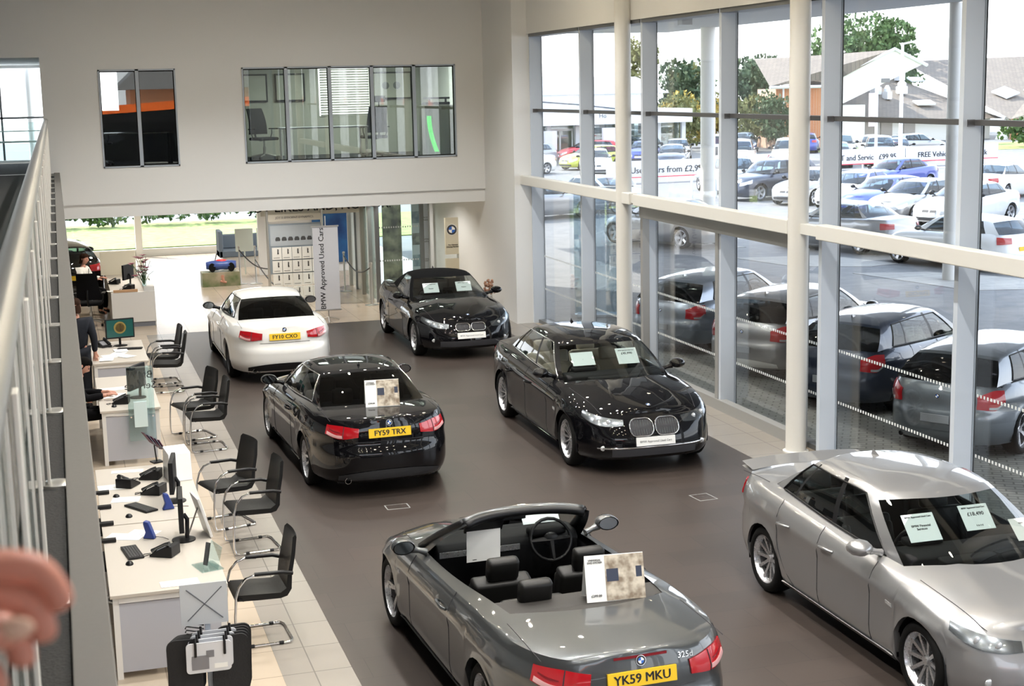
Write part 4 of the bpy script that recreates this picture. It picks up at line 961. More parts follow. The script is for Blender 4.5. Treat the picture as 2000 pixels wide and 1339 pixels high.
# ride-on toy car on a printed box
o = MB().box(3.35, 4.3, 38.27, 38.8, 0, .36).build('display_box', noisy('green field picture', (.08, .14, .04), (.42, .36, .27), 2.2, .6, 0)); tag(o, 'low plinth box printed with a child on a ride-on car', 'display box')
def pbody(col, pts): return MB().tube(pts, [.03] * len(pts), 6)
bx = MB().sphere((3.86, 38.262, .25), .045, 8, 0, (1, .1, 1)).tube([(3.86, 38.262, .22), (3.88, 38.262, .12)], .04, 6).tube([(3.8, 38.262, .14), (3.95, 38.262, .1)], .03, 6).build('printed_child', skin, o); bx.matrix_parent_inverse = Matrix()
t = empty('ride_on_car', 'small blue and red ride-on toy car standing on the printed plinth', 'toy car', (3.86, 38.5, .36), R(180)); t.scale = (1, 1, 1.35)
rows = []
for i in range(13):
    u = i / 12; x = lerp(-.38, .38, u); hz = .13 + .07 * sin(pi * u) * (1 - .5 * math.exp(-((x + .02) / .14) ** 2)) ; hw = .15 * (1 - abs(2 * u - 1) ** 4) + .02
    rows.append([V((x, hw * cos(a), .12 + (hz - .02) * .6 * sin(a))) for a in [2 * pi * k / 12 for k in range(12)]])
MB().grid(rows, wrap=True).build('toy_body', mat('toy blue', (.05, .1, .35), .4), t, smooth=180)
MB().sphere((0, 0, .17), .13, 12, 0, (1.5, .75, .5)).build('toy_seat', mat('toy red', (.7, .02, .03), .4), t, smooth=180)
MB().tube([(.15, 0, .2), (.10, 0, .34)], .012, 6).tube([(.10, -.08, .34), (.10, .08, .34)], .014, 6).build('toy_handlebar', blackpl, t)
for x in (.24, -.24):
    for y in (.13, -.13): MB().lathe([(.001, -.025), (.085, -.025), (.085, .025), (.001, .025)], 16, (x, y, .085), 'y').build('toy_wheel', rubber, t, smooth=40)
# white display seats in the back
for x, l in ((4.72, 'left'), (5.30, 'right')): 
    tag(MB().box(x - .24, x + .24, 40.6, 40.63, .62, 1.24).box(x - .02, x + .02, 40.63, 40.66, 0, 1.1).build('glass_board', mat('pale glass board', (.6, .66, .62), .3), bevel=.01), l + ' of two pale square boards by the far window', 'board')
t = empty('sofa', 'blue grey low bench beneath the pale boards by the far window', 'sofa', (4.2, 42.2, 0)); MB().box(0, 2.2, 0, .7, .3, .5).build('seat', mat('blue grey cloth', (.1, .13, .17), .7), t, bevel=.03); MB().box(0, 2.2, .6, .75, .5, .9).build('backrest', MATS['blue grey cloth'], t, bevel=.03); MB().box(0, .12, 0, .75, .3, 1.05).build('armrest', MATS['blue grey cloth'], t, bevel=.03); MB().box(.1, 2.1, .1, .65, 0, .3).build('base', white_lam, t)
# ------------------------------------------------------------------ people
def skinned(pts, edges, rad, lvl=1):
    """grow a smooth surface on a skeleton, return its vertices and faces"""
    me = bpy.data.meshes.new('k'); me.from_pydata([tuple(p) for p in pts], edges, []); o = bpy.data.objects.new('k', me); COL.objects.link(o)
    md = o.modifiers.new('s', 'SKIN'); sv = me.skin_vertices[0].data
    for i, r_ in enumerate(rad): sv[i].radius = (r_, r_) if not isinstance(r_, tuple) else r_; sv[i].use_root = (i == 0)
    md.use_smooth_shade = True; o.modifiers.new('b', 'SUBSURF').levels = lvl
    ev = o.evaluated_get(bpy.context.evaluated_depsgraph_get()).to_mesh(); r = ([v.co.copy() for v in ev.vertices], [tuple(p.vertices) for p in ev.polygons]); bpy.data.objects.remove(o); return r
def chain(sk, pts, rad, frm=None):
    ps, es, rs = sk; prev = frm
    for p, r_ in zip(pts, rad):
        ps.append(V(p)); rs.append(r_)
        if prev is not None: es.append((prev, len(ps) - 1))
        prev = len(ps) - 1
    return prev
def head_mesh(mb, c, fwd, s=1.0, mi=0):
    c = V(c); fwd = V(fwd).normalized(); lt = V((0, 0, 1)).cross(fwd).normalized(); up = fwd.cross(lt); n = 20; rows = []
    for i in range(n + 1):
        t = pi * i / n; row = []
        for k in range(24):
            a = 2 * pi * k / 24; z = -cos(t) * .118; r_ = sin(t); x = cos(a) * r_ * .098; y = sin(a) * r_ * .076
            if z < 0: y *= 1 - .32 * (-z / .118) ** 1.5; x *= 1 - .10 * (-z / .118)
            if x > 0:
                x += .024 * math.exp(-(y / .014) ** 2 - ((z + .02) / .022) ** 2)                       # nose
                x -= .010 * math.exp(-((abs(y) - .03) / .014) ** 2 - ((z - .008) / .012) ** 2)           # eye sockets
                x += .006 * math.exp(-(y / .025) ** 2 - ((z + .058) / .009) ** 2) - .005 * math.exp(-(y / .03) ** 2 - ((z + .066) / .003) ** 2)
                x += .008 * math.exp(-(y / .02) ** 2 - ((z + .098) / .014) ** 2)
            row.append(c + (fwd * x + lt * y + up * z) * s)
        rows.append(row)
    mb.grid(rows, mi, wrap=True)
    for sd in (1, -1): mb.sphere(c + (lt * sd * .076 - fwd * .008 - up * .004) * s, .024 * s, 8, mi, (.6, .35, 1.2))
    return c, fwd, lt, up
def person(name, label, loc, rz, P_, clothes, hair, skinm=skin, shoes=True, group=None, scale=1.0):
    """P_ : dict of joints; clothes: (top material, trouser material)"""
    t = empty(name, label, 'person', loc, rz, group); t.scale = (scale,) * 3; J = {k: V(v) for k, v in P_.items()}
    sk = ([], [], []); pel = chain(sk, [J['pelvis']], [.09]); ch = chain(sk, [J['pelvis'].lerp(J['chest'], .5), J['chest']], [.09, .10], pel); nk = chain(sk, [J['neck'], J['head'] - V((0, 0, .05))], [.055, .055], ch)
    arms = []
    for s_ in 'LR':
        a = chain(sk, [J['sh' + s_], J['el' + s_], J['wr' + s_]], [.058, .043, .028], ch); d = (J['wr' + s_] - J['el' + s_]).normalized(); sd = 1 if s_ == 'L' else -1
        lat = d.cross(V((0, 0, 1))) if abs(d.z) < .8 else d.cross(V((1, 0, 0))); lat.normalize(); pl_ = chain(sk, [J['wr' + s_] + d * .06], [.034], a)
        for f in range(4):
            b0 = J['wr' + s_] + d * .09 + lat * (f - 1.5) * .021; L = (.07, .08, .075, .058)[f]; dn = V((0, 0, -1)); chain(sk, [b0, b0 + d * L * .5 + dn * .008, b0 + d * L * .85 + dn * .028], [.0105, .0095, .008], pl_)
        chain(sk, [J['wr' + s_] + d * .03 - lat * sd * .035, J['wr' + s_] + d * .075 - lat * sd * .052], [.012, .009], a)
    legs = []
    for s_ in 'LR': chain(sk, [J['hip' + s_], J['kn' + s_], J['an' + s_], J['an' + s_] + J['toe' + s_]], [.085, .062, .042, .035], pel)
    vs, fs = skinned(*sk); mb = MB().add(vs, fs); c, fw, lt, up = head_mesh(mb, J['head'] + V((0, 0, .06)), P_.get('face', (1, 0, -.1)))
    mb.build('body', skinm, t, smooth=180)
    for sd in (1, -1):
        e = c + fw * .083 + lt * sd * .03 + up * .008; MB().sphere(e, .011, 8).build('eye', blackpl, t, smooth=180)
    rows = []
    for i in range(9):
        tt = pi * .5 * i / 8 * 1.05 - .05; row = []
        for k in range(24):
            a = 2 * pi * k / 24; drop = -.02 - .07 * (cos(a) < .2) - .02 * (cos(a) < -.3); z = lerp(drop if cos(a) < .2 else .055, .128, sin(max(0, tt))); rr = cos(max(0, tt)) ** .55 if i < 8 else .01
            row.append(c + fw * cos(a) * .106 * rr + lt * sin(a) * .086 * rr + up * z)
        rows.append(row)
    MB().grid(rows, wrap=True).sphere(c + up * .05 - fw * .01, .085, 12, 0, (1.1, 1, .95)).build('hair', hair, t, smooth=180)
    # clothes as a slightly larger skin
    sk = ([], [], []); pel = chain(sk, [J['pelvis'] - V((0, 0, .02))], [(.175, .135)]); ch = chain(sk, [J['pelvis'].lerp(J['chest'], .5), J['chest'], J['chest'].lerp(J['neck'], .8)], [.16, .175, .085], pel)
    for s_ in 'LR': chain(sk, [J['sh' + s_], J['el' + s_], J['wr' + s_].lerp(J['el' + s_], .08)], [.085, .062, .046], 2)
    vs, fs = skinned(*sk); top_ = MB().add(vs, fs).build('jacket' if clothes[0] is suit else 'shirt', clothes[0], t, smooth=180)
    if clothes[0] is shirtw: MB().prism([(-.02, -.38), (.0, -.42), (.02, -.38), (.012, 0), (-.012, 0)], -.002, .002).build('tie', blackc, top_, loc=J['chest'] + V((.155, 0, .13)), rot=(0, R(12), R(90)))
    sk = ([], [], []); pel = chain(sk, [J['pelvis'] + V((0, 0, .03))], [.142])
    for s_ in 'LR': chain(sk, [J['hip' + s_], J['kn' + s_], J['an' + s_] + V((0, 0, .02))], [.105, .078, .06], pel)
    vs, fs = skinned(*sk); MB().add(vs, fs).build('trousers', clothes[1], t, smooth=180)
    for s_ in 'LR':
        a = J['an' + s_]; b = a + J['toe' + s_]; vs, fs = skinned([a + V((0, 0, -.01)) - J['toe' + s_] * .3, a.lerp(b, .5) + V((0, 0, -.01)), b], [(0, 1), (1, 2)], [.05, .045, .035]); MB().add(vs, fs).build('shoe', blackpl, t, smooth=180)
    return t
STAND = dict(pelvis=(0, 0, .95), chest=(.01, 0, 1.28), neck=(0, 0, 1.47), head=(.02, 0, 1.58), shL=(0, .19, 1.40), shR=(0, -.19, 1.40), elL=(-.02, .25, 1.13), elR=(-.02, -.25, 1.13), wrL=(.06, .25, .88), wrR=(.06, -.25, .88),
             hipL=(0, .1, .9), hipR=(0, -.1, .9), knL=(.02, .11, .50), knR=(.02, -.11, .50), anL=(-.02, .12, .09), anR=(-.02, -.12, .09), toeL=(.15, .02, -.04), toeR=(.15, -.02, -.04))
SIT = dict(pelvis=(-.05, 0, .56), chest=(-.03, 0, .90), neck=(0, 0, 1.08), head=(.03, 0, 1.18), shL=(-.02, .19, 1.01), shR=(-.02, -.19, 1.01), elL=(.08, .25, .78), elR=(.08, -.25, .78), wrL=(.33, .17, .80), wrR=(.33, -.17, .80),
           hipL=(.02, .1, .53), hipR=(.02, -.1, .53), knL=(.42, .13, .52), knR=(.42, -.13, .52), anL=(.40, .13, .09), anR=(.40, -.13, .09), toeL=(.15, .02, -.04), toeR=(.15, -.02, -.04))
person('person', 'person in a white shirt and dark tie seated behind the reception counter', (.42, 34.3, .05), R(-25), SIT, (shirtw, blackc), hair_br)
person('person', 'person in a charcoal suit standing beside the desk with the green-screen monitor', (.13, 23.9, 0), R(88), STAND, (suit, suit), hair_br)
S2 = dict(SIT); S2.update(wrR=(.36, -.30, .82), wrL=(.40, -.02, .81), head=(.12, 0, 1.14), neck=(.05, 0, 1.06), face=(1, -.1, -.7))
person('person', 'person in black clothes seated and writing at the desk with the glass sign', (.04, 21.0, .0), R(8), S2, (blackc, blackc), hair_bk)
# the hand at the lower left edge, held over the handrail
ps = ([], [], []); pm = chain(ps, [(-.125, .79, 4.583), (-.19, .77, 4.56), (-.42, .68, 4.48)], [.031, .027, .040]) * 0
def fing(pts, r): chain(ps, pts, r, pm)
fing([(-.088, .802, 4.600), (-.050, .805, 4.606), (-.024, .805, 4.603), (-.0160, .802, 4.590), (-.0125, .798, 4.579)], (.0120, .0115, .0105, .0098, .0080))
fing([(-.090, .795, 4.590), (-.055, .800, 4.594), (-.030, .800, 4.588), (-.0235, .797, 4.574), (-.0240, .794, 4.564)], (.0115, .0110, .0100, .0095, .0080))
fing([(-.095, .790, 4.576), (-.062, .793, 4.579), (-.040, .793, 4.573), (-.034, .790, 4.562), (-.036, .788, 4.554)], (.0110, .0105, .0095, .0088, .0075))
fing([(-.100, .786, 4.562), (-.074, .788, 4.564), (-.053, .788, 4.558), (-.048, .785, 4.549), (-.050, .783, 4.543)], (.0100, .0095, .0086, .0080, .0066))
fing([(-.108, .772, 4.588), (-.074, .768, 4.586), (-.050, .767, 4.584), (-.033, .770, 4.583)], (.0145, .0130, .0118, .0095))
vs, fs = skinned(*ps, lvl=2)
t = empty('person', 'blurred hand with curled fingers reaching in over the balcony handrail', 'person', (0, 0, 0))
MB().add(vs, fs).build('hand', skin_red, t, smooth=180)
MB().sphere((-.036, .7615, 4.586), .0075, 10, 0, (1.3, .45, .8)).build('thumb_nail', mat('nail', (.66, .42, .30), .4), t, smooth=180)
# ------------------------------------------------------------------ desks and what stands on them
def visitor_chair(name, label, x, y, rz=180, group='visitor chairs along the desks'):
    t = empty(name, label, 'chair', (x, y, 0), R(rz), group)
    prof = [(.23, .455), (.20, .485), (.0, .475), (-.18, .465), (-.235, .50), (-.27, .62), (-.31, .80), (-.335, .95), (-.36, .97), (-.37, .95), (-.345, .80), (-.31, .62), (-.28, .49), (-.24, .43), (-.18, .415), (.0, .42), (.2, .43)]
    rows = [[V((px + (.02 * (2 * u - 1) ** 2 if pz > .5 else 0), (u - .5) * (.46 - (.06 if pz > .85 else 0) * (1)), pz)) for (px, pz) in prof] for u in [i / 8 for i in range(9)]]
    se = [r_[0:4] + r_[13:] for r_ in rows]; ba = [r_[4:13] for r_ in rows]
    n = len(prof); mb = MB().grid([r_[:5] + r_[12:] for r_ in rows], wrap=True)
    for r_ in (rows[0], rows[-1]): q = r_[:5] + r_[12:]; mb.add(q, [tuple(range(len(q)))])
    mb.build('seat', leather, t, smooth=50)
    mb = MB().grid([r_[4:13] for r_ in rows], wrap=True)
    for r_ in (rows[0], rows[-1]): q = r_[4:13]; mb.add(q, [tuple(range(len(q)))])
    mb.build('backrest', leather, t, smooth=50)
    for sd in (1, -1):
        y_ = sd * .265
        MB().tube([(-.05, y_, .655), (.05, y_, .665), (.13, y_, .64), (.19, y_, .57), (.22, y_, .47), (.235, y_, .3), (.24, y_, .08), (.225, y_, .025), (.18, y_, .014), (-.24, y_, .014)], .012, 8).build('frame', chrome, t, smooth=60)
        MB().tube([(-.29, y_ * .96, .64), (-.2, y_, .665), (.05, y_, .672)], .019, 8).build('armrest', blackpl, t, smooth=60)
        MB().tube([(.2, y_, .46), (.15, y_ * .8, .43)], .012, 6).lathe([(.017, -.02), (.017, .02)], 8, (.1, y_, .016), 'x').lathe([(.017, -.02), (.017, .02)], 8, (-.16, y_, .016), 'x').build('foot_glide', blackpl, t)
    MB().tube([(-.24, .265, .014), (-.27, .2, .014), (-.27, -.2, .014), (-.24, -.265, .014)], .012, 8).build('base_bar', chrome, t, smooth=60)
    return t
for x, y, rz, l in ((1.50, 25.75, 184, 'farthest black cantilever chair, at the right end of the desk with the green-screen monitor'), (1.52, 25.0, 176, 'second black cantilever chair at the desk with the green-screen monitor'),
                    (1.62, 21.35, 196, 'black cantilever chair behind its twin at the glass-sign desk'), (1.72, 20.6, 184, 'black cantilever chair nearest at the glass-sign desk'),
                    (1.58, 16.75, 196, 'black cantilever chair seen from the side beside the white leaflet box'), (1.74, 15.75, 186, 'black cantilever chair beside the two black monitors, back turned'),
                    (1.46, 13.0, 182, 'nearest black cantilever chair at the near end of the long desk')):
    visitor_chair('cantilever_chair', l, x, y, rz)
for y in (15.42, 14.22): 
    o = office_chair('office_chair', 'black staff swivel chair %s half hidden under the balcony ledge' % ('beside the second keyboard' if y > 15 else 'beside the nearest keyboard'), (.14, y, 0), 0, dkcloth)
    for c in o.children:
        if c.name.startswith('armrest'): c.location = (.05, 0, .07)
office_chair('office_chair', 'black high-backed swivel chair at the reception with its back turned', (.50, 32.9, 0), R(80), blackc)
desk('desk', 'near end of the long cream desk with a grey end panel', 'desk', (.18, 12.35, 0), (.97, 2.12, .75), cream_lam, white_lam, grey_lam)
desk('desk', 'far half of the long cream desk with phones and keyboard', 'desk', (.18, 14.5, 0), (1.0, 2.3, .75), cream_lam, white_lam)
desk('desk', 'cream desk with the glass sign at its near end', 'desk', (.33, 20.0, 0), (.78, 2.5, .75), cream_lam, white_lam, grey_lam)
desk('desk', 'cream desk with the green-screen monitor and loose papers', 'desk', (.33, 23.7, 0), (.85, 2.1, .75), cream_lam, white_lam, grey_lam)
def monitor(label, x, y, z, rz, on=False):
    t = empty('monitor', label, 'monitor', (x, y, z), R(rz))
    MB().box(-.01, .035, -.235, .235, .13, .46).build('housing', blackpl, t, bevel=.006)
    s_ = MB().box(.0355, .037, -.215, .215, .155, .44).build('screen', mat('dark screen', (.03, .06, .06), .15) if not on else mat('green screen', (.01, .05, .045), .2, emis=(.004, .03, .026), es=.5), t)
    if on: MB().lathe([(.001, 0), (.075, 0), (.075, .001), (.001, .001)], 20, (.0385, 0, .31), 'x').build('screen_picture', mat('screen dark motif', (.06, .03, .02), .4), s_); MB().lathe([(.085, 0), (.10, 0), (.10, .001), (.085, .001)], 24, (.0385, 0, .31), 'x').build('screen_ring', mat('screen gold motif', (.25, .18, .04), .4), s_)
    MB().tube([(-.01, 0, .25), (-.04, 0, .2), (-.03, 0, .02)], .02, 8).lathe([(.11, 0), (.11, .012), (.02, .025)], 20, caps=True).build('stand', blackpl, t, smooth=40)
    return t
monitor('black monitor seen edge-on behind the white leaflet box', .93, 15.15, .75, 172)
monitor('black monitor seen edge-on beside the white picture frame', .90, 13.75, .75, 176)
monitor('black monitor tilted away behind the glass sign', .86, 20.75, .75, 150)
monitor('monitor with a lit green screen on the far desk', .82, 25.3, .75, -82, True)
monitor('cream-backed monitor on the reception counter', 1.35, 33.5, .75, 150)
def keyboard(label, x, y, rz):
    t = empty('keyboard', label, 'keyboard', (x, y, .752), R(rz)); MB().box(-.07, .07, -.2, .2, 0, .018).build('case', blackpl, t, bevel=.004)
    m_ = MB()
    for i in range(5):
        for k in range(14): m_.box(-.06 + i * .024, -.04 + i * .024, -.185 + k * .026, -.163 + k * .026, .018, .022)
    m_.build('keys', mat('key caps', (.035, .035, .037), .5), t)
def mouse(label, x, y): tag(MB().sphere((x, y, .752), .035, 10, 0, (1.0, 1.5, .8)).build('mouse', blackpl, smooth=180), label, 'mouse')
keyboard('black keyboard beside the blue scanner at the far half of the long desk', .58, 15.0, 30); keyboard('nearest black keyboard on the long cream desk', .42, 13.5, 8); keyboard('black keyboard on the desk with the green-screen monitor', .95, 24.9, 80)
mouse('black mouse on the paper-strewn far part of the long desk', .36, 15.55); mouse('black mouse in the middle of the long desk', .45, 14.74); mouse('black mouse nearest the end of the long desk', .38, 13.18); mouse('black mouse on the glass-sign desk', .52, 20.25)
def phone(label, x, y, rz, z=.752):
    t = empty('desk_phone', label, 'phone', (x, y, z), R(rz))
    MB().prism([(-.11, 0), (.11, 0), (.11, .02), (-.06, .10), (-.11, .10)], -.09, .09).build('base', blackpl, t, bevel=.006)
    MB().tube([(-.08, .06, .12), (-.03, .062, .115), (.05, .062, .075), (.09, .06, .045)], [.026, .014, .014, .026], 8).build('handset', lampdark, t, smooth=60)
    MB().obox((.02, -.02, .062), (.12, .09, .006), (0, R(25), 0)).build('keypad', mat('grey keys', (.2, .2, .21), .5), t)
    MB().tube([(.1, .07, .02), (.16, .1, .006), (.19, .04, .006), (.14, 0, .006)], .004, 5).build('cord', blackpl, t)
for l, x, y, rz in (('black desk phone beside the fanned cards on the long desk', .75, 16.2, 160), ('black desk phone close behind the blue scanner', .74, 15.55, 150), ('nearest black desk phone by the edge-on monitor', .70, 13.35, 150), ('black desk phone lying flat on a grey box', .50, 15.95, 60),
                    ('black desk phone on the glass-sign desk', .62, 20.45, 170), ('black desk phone left of the green-screen monitor', .55, 25.3, -60), ('black desk phone on the reception counter', 1.3, 32.75, 150), ('second black phone further back on the reception counter', 1.05, 33.9, 150)): phone(l, x, y, rz)
def scanner(label, x, y, rz):
    t = empty('card_reader', label, 'card reader', (x, y, .752), R(rz)); bl = mat('navy blue plastic', (.015, .04, .22), .35)
    MB().prism([(-.06, 0), (.06, 0), (.05, .03), (.0, .16), (-.045, .17), (-.05, .14), (-.03, .06)], -.03, .03).build('stand', bl, t, bevel=.01); MB().tube([(.05, 0, .02), (.12, .03, .006), (.2, -.02, .006)], .003, 5).build('cable', blackpl, t)
scanner('navy card reader beside the far edge-on monitor', .84, 14.88, 10); scanner('navy card reader standing on papers near the keyboard', .60, 13.92, -30)
def sheet(label, x, y, w_, h_, rz, m=None, z=.7525, lines=5, name='paper_sheet'):
    t = MB().obox((0, 0, 0), (w_, h_, .002)).build(name, m or paper, loc=(x, y, z), rot=(0, 0, R(rz))); tag(t, label, 'paper')
    o = MB()
    for k in range(lines): o.obox((-.02 * (k % 2), h_ * .35 - k * h_ * .14, .0015), (w_ * .7, .004, .0004))
    if lines: o.build('print', greyink, t)
    return t
sheet('single paper at the far edge of the long desk', .52, 16.6, .34, .12, -5)
sheet('white papers strip along the seam of the long desk', .34, 15.95, .30, .22, 4); sheet('white sheet with red-edged folder near the mouse', .45, 15.4, .28, .2, -10)
sheet('fanned white sheets left of the navy card reader', .38, 14.05, .34, .2, -25); sheet('white sheet beneath the navy card reader', .55, 14.1, .2, .28, 60, z=.7535)
sheet('printed sheet lying at the very near edge of the long desk', .76, 12.5, .32, .16, 3)
for k, (x, y, r_) in enumerate(((.6, 24.3, 10), (.75, 24.5, -20), (.85, 24.2, 35), (.55, 24.0, -5), (.8, 24.75, 5))): sheet('loose white paper heaped on the desk with the green-screen monitor', x, y, .21, .3, r_, z=.7525 + k * .003)['group'] = 'heaped papers on the far desk'
sheet('open white notebook under the writing hand', .50, 21.0, .42, .3, 0, z=.754); sheet('stack of white forms behind the writing hand', .52, 21.5, .4, .22, 8)
sheet('white paper on the reception counter', 1.0, 32.6, .3, .2, 10)
# white leaflet box, fanned cards, frame, holder
o = MB().prism([(-.16, 0), (.16, 0), (.12, .30), (-.12, .34)], -.12, .12, 'y').build('leaflet_box', mat('glossy white plastic', (.85, .87, .88), .25), loc=(1.03, 16.1, .752), rot=(0, 0, R(-80)), bevel=.006); tag(o, 'white plastic leaflet box with sloping sides on the long desk', 'box')
t = empty('card_fan', 'dark fanned leaflet cards on a stand behind the desk phones', 'card stand', (.86, 16.9, .752), R(20))
MB().box(-.06, .06, -.06, .06, 0, .015).tube([(0, 0, 0), (-.02, 0, .2)], .008, 6).build('stand', blackpl, t)
for k in range(5): MB().obox((-.1 + k * .035, .0, .30 - k * .025), (.006, .09, .16), (0, R(-35), R(k * 6))).build('card', [mat('plum card', (.1, .03, .06), .5), mat('slate card', (.12, .13, .17), .5)][k % 2], t)
t = empty('picture_frame', 'white easel-back frame leaning beside the nearest monitor', 'frame', (1.08, 13.85, .752), R(8))
MB().obox((0, 0, .2), (.025, .30, .40), (0, R(-16), 0)).build('frame', white_lam, t, bevel=.004); MB().obox((.016, 0, .2), (.004, .24, .34), (0, R(-16), 0)).build('print', mat('glossy white plastic', (.85, .87, .88), .25), t); MB().tube([(-.02, 0, .3), (-.14, 0, 0)], .008, 6).build('strut', steel, t)
t = empty('pen_holder', 'clear acrylic holder with a black pen case at the near right desk corner', 'holder', (1.03, 12.85, .752), R(15)); MB().box(-.1, .1, -.14, .14, 0, .008).obox((.07, 0, .1), (.006, .26, .2), (0, R(14), 0)).build('acrylic', clearglass, t); MB().obox((.0, 0, .12), (.012, .05, .2), (0, R(14), R(20))).build('pen_case', lampdark, t)
# glass sign
t = empty('glass_sign', 'frosted glass sheet lettered BMW Service fixed to the end of a desk', 'sign', (.86, 19.93, 0))
MB().box(-.17, .17, -.004, .004, .33, 1.33).build('glass', glass('frosted sign glass', (.72, .85, .87), .1), t)
o = MB(); put_text(o, 'BMW\nService', .14, frame_at((0, .006, 1.14), (-1, 0, 0), (0, 0, 1)), bold=.002); o.build('lettering', greyink, t)
MB().box(-.10, .07, -.03, -.006, .52, .86).build('leaflet_pocket', mat('pale leaflet', (.62, .76, .78), .5), t)
for x in (-.14, .14): MB().lathe([(.012, -.03), (.012, .05)], 10, (x, 0, .66), 'y').build('bolt', chrome, t)
# mat sample stand
t = empty('mat_stand', 'floor stand hung with black car mats and white price cards at the near desk', 'display stand', (.88, 11.3, 0))
MB().box(-.02, .02, -.02, .02, 0, .96).build('pole', alu, t); MB().box(-.25, .25, -.25, .25, 0, .02).build('base', alu, t)
MB().box(-.20, .16, -.03, -.02, .80, 1.13).build('header_card', mat('grey header card', (.45, .47, .49), .5), t); MB().tube([(-.15, -.033, .84), (.12, -.033, 1.09)], .004, 4).tube([(-.15, -.033, 1.09), (.12, -.033, .84)], .004, 4).build('card_crease', greyink, t)
for k in range(8): MB().tube([(-.03, -.02, .88 - k * .03), (-.16, .02, .90 - k * .03), (-.17, .02, .88 - k * .03)], .006, 5).build('hook', blackpl, t)
def mat_piece(x, y, z, w_, h_, rz):
    vs = roundrect(w_, h_, .07); o = MB().prism([(a, b) for a, b in vs], -.008, .008, 'y').build('car_mat', mat('black rubber mat', (.008, .008, .009), .8, bump=.3), loc=(x, y, z), rot=(R(8), 0, R(rz))); tag(o, 'black car mat hanging on the floor stand', 'car mat', 'black mats on the floor stand')
    return o
for k in range(5): mat_piece(.68 + .012 * k, 11.16 + k * .055, .50 - .01 * k, .26, .5, -6 + 3 * k); mat_piece(1.03 + .012 * k, 11.18 + k * .055, .46, .28, .56, 6)
for k in range(4):
    o = MB().prism([(a, b) for a, b in roundrect(.34, .26, .03)], -.004, .004, 'y').build('price_card', mat('silver card', (.62, .64, .68), .35), loc=(.86 + .02 * k, 11.09 + k * .05, .60 + .012 * k), rot=(R(10), 0, 0)); tag(o, 'silver grey product card hooked in front of the black mats', 'card', 'cards on the floor stand')
    if k == 0: MB().box(-.13, .0, -.007, -.005, -.1, .02).box(-.02, .04, -.007, -.005, 0.0, .06).build('picture', mat('grey mat picture', (.2, .2, .22), .5), o); MB().box(.04, .14, -.007, -.005, -.1, -.06).build('label', paper, o)
    for sx in (-.1, .12): MB().tube([(sx, -.012, .02), (sx, -.014, .13), (sx, .02, .16)], .011, 6).build('hook', blackpl, o)
# reception
t = empty('reception_counter', 'white reception counter with a grey plinth and cream worktop', 'counter', (.92, 32.3, 0))
MB().box(0, .90, 0, .06, .10, .74).build('front_panel', white_lam, t, bevel=.004); MB().box(.03, .88, .02, .05, 0, .10).build('plinth', mat('grey plinth', (.16, .17, .2), .5), t)
MB().box(.0, .68, .06, 5.0, .70, .74).build('worktop', cream_lam, t); MB().box(.68, .90, .06, 3.4, 0, .84).build('side_panel', white_lam, t, bevel=.004); MB().box(.0, .05, .06, 5.0, 0, .70).build('leg_panel', cream_lam, t)
MB().box(.05, .55, .02, .06, .745, .80).build('drawer_box', mat('beech wood', (.5, .3, .16), .5), t)
MB().box(-.1, .70, 3.4, 3.45, .74, 1.28).build('screen', mat('cream screen', (.66, .62, .50), .6), t)
t = empty('flower_vase', 'glass vase with pink lilies on the reception counter', 'vase', (1.62, 32.45, .84))
MB().lathe([(.045, 0), (.04, .1), (.055, .24), (.052, .24), (.036, .1), (.04, .01)], 20, caps=False).build('vase', clearglass, t, smooth=60)
st = MB(); pk = MB(); lf = MB(); rnd = random.Random(3)
for k in range(24):
    a = rnd.uniform(0, 2 * pi); r_ = rnd.uniform(.05, .3); h = rnd.uniform(.3, .68) - r_ * .3; e = V((cos(a) * r_, sin(a) * r_, h)); st.tube([(0, 0, .03), e * .5 + V((0, 0, .08)), e], .005, 5)
    if k < 16:
        for p_ in range(6):
            b = 2 * pi * p_ / 6; u = V((cos(b), sin(b), .55)).normalized(); sd = V((-sin(b), cos(b), 0)); pk.add([e, e + u * .05 + sd * .022, e + u * .10 - V((0, 0, .02)), e + u * .05 - sd * .022], [(0, 1, 2, 3)])
    for q in range(5):
        c = e * rnd.uniform(.35, 1) + V((0, 0, .03)); b = rnd.uniform(0, 2 * pi); u = V((cos(b), sin(b), rnd.uniform(-.4, .4))); sd = V((-sin(b), cos(b), 0)); lf.add([c, c + u * .05 + sd * .015, c + u * .12, c + u * .05 - sd * .015], [(0, 1, 2, 3)])
for mb_, n_, m_ in ((st, 'stems', mat('stem green', (.05, .12, .03), .6)), (pk, 'petals', mat('pink petals', (.34, .06, .12), .6)), (lf, 'leaves', mat('leaf green', (.03, .08, .025), .6))):
    o = mb_.build(n_, m_, t); o['kind'] = 'stuff'
t = empty('bouquet', 'small dried bouquet standing against the white side wall behind the soft-top car', 'bouquet', (8.60, 30.2, 0)); MB().lathe([(.08, 0), (.1, .3), (.07, .55), (.06, .55), (.06, .1)], 16).build('pot', white_lam, t, smooth=50)
b_ = MB()
for k in range(40):
    a = rnd.uniform(0, 2 * pi); r_ = rnd.uniform(0, .14); b_.sphere((cos(a) * r_, sin(a) * r_, rnd.uniform(.55, .85)), .03, 6)
o = b_.build('dried_flowers', noisy('dried flower tan', (.25, .12, .08), (.5, .3, .2), 20), t); o['kind'] = 'stuff'
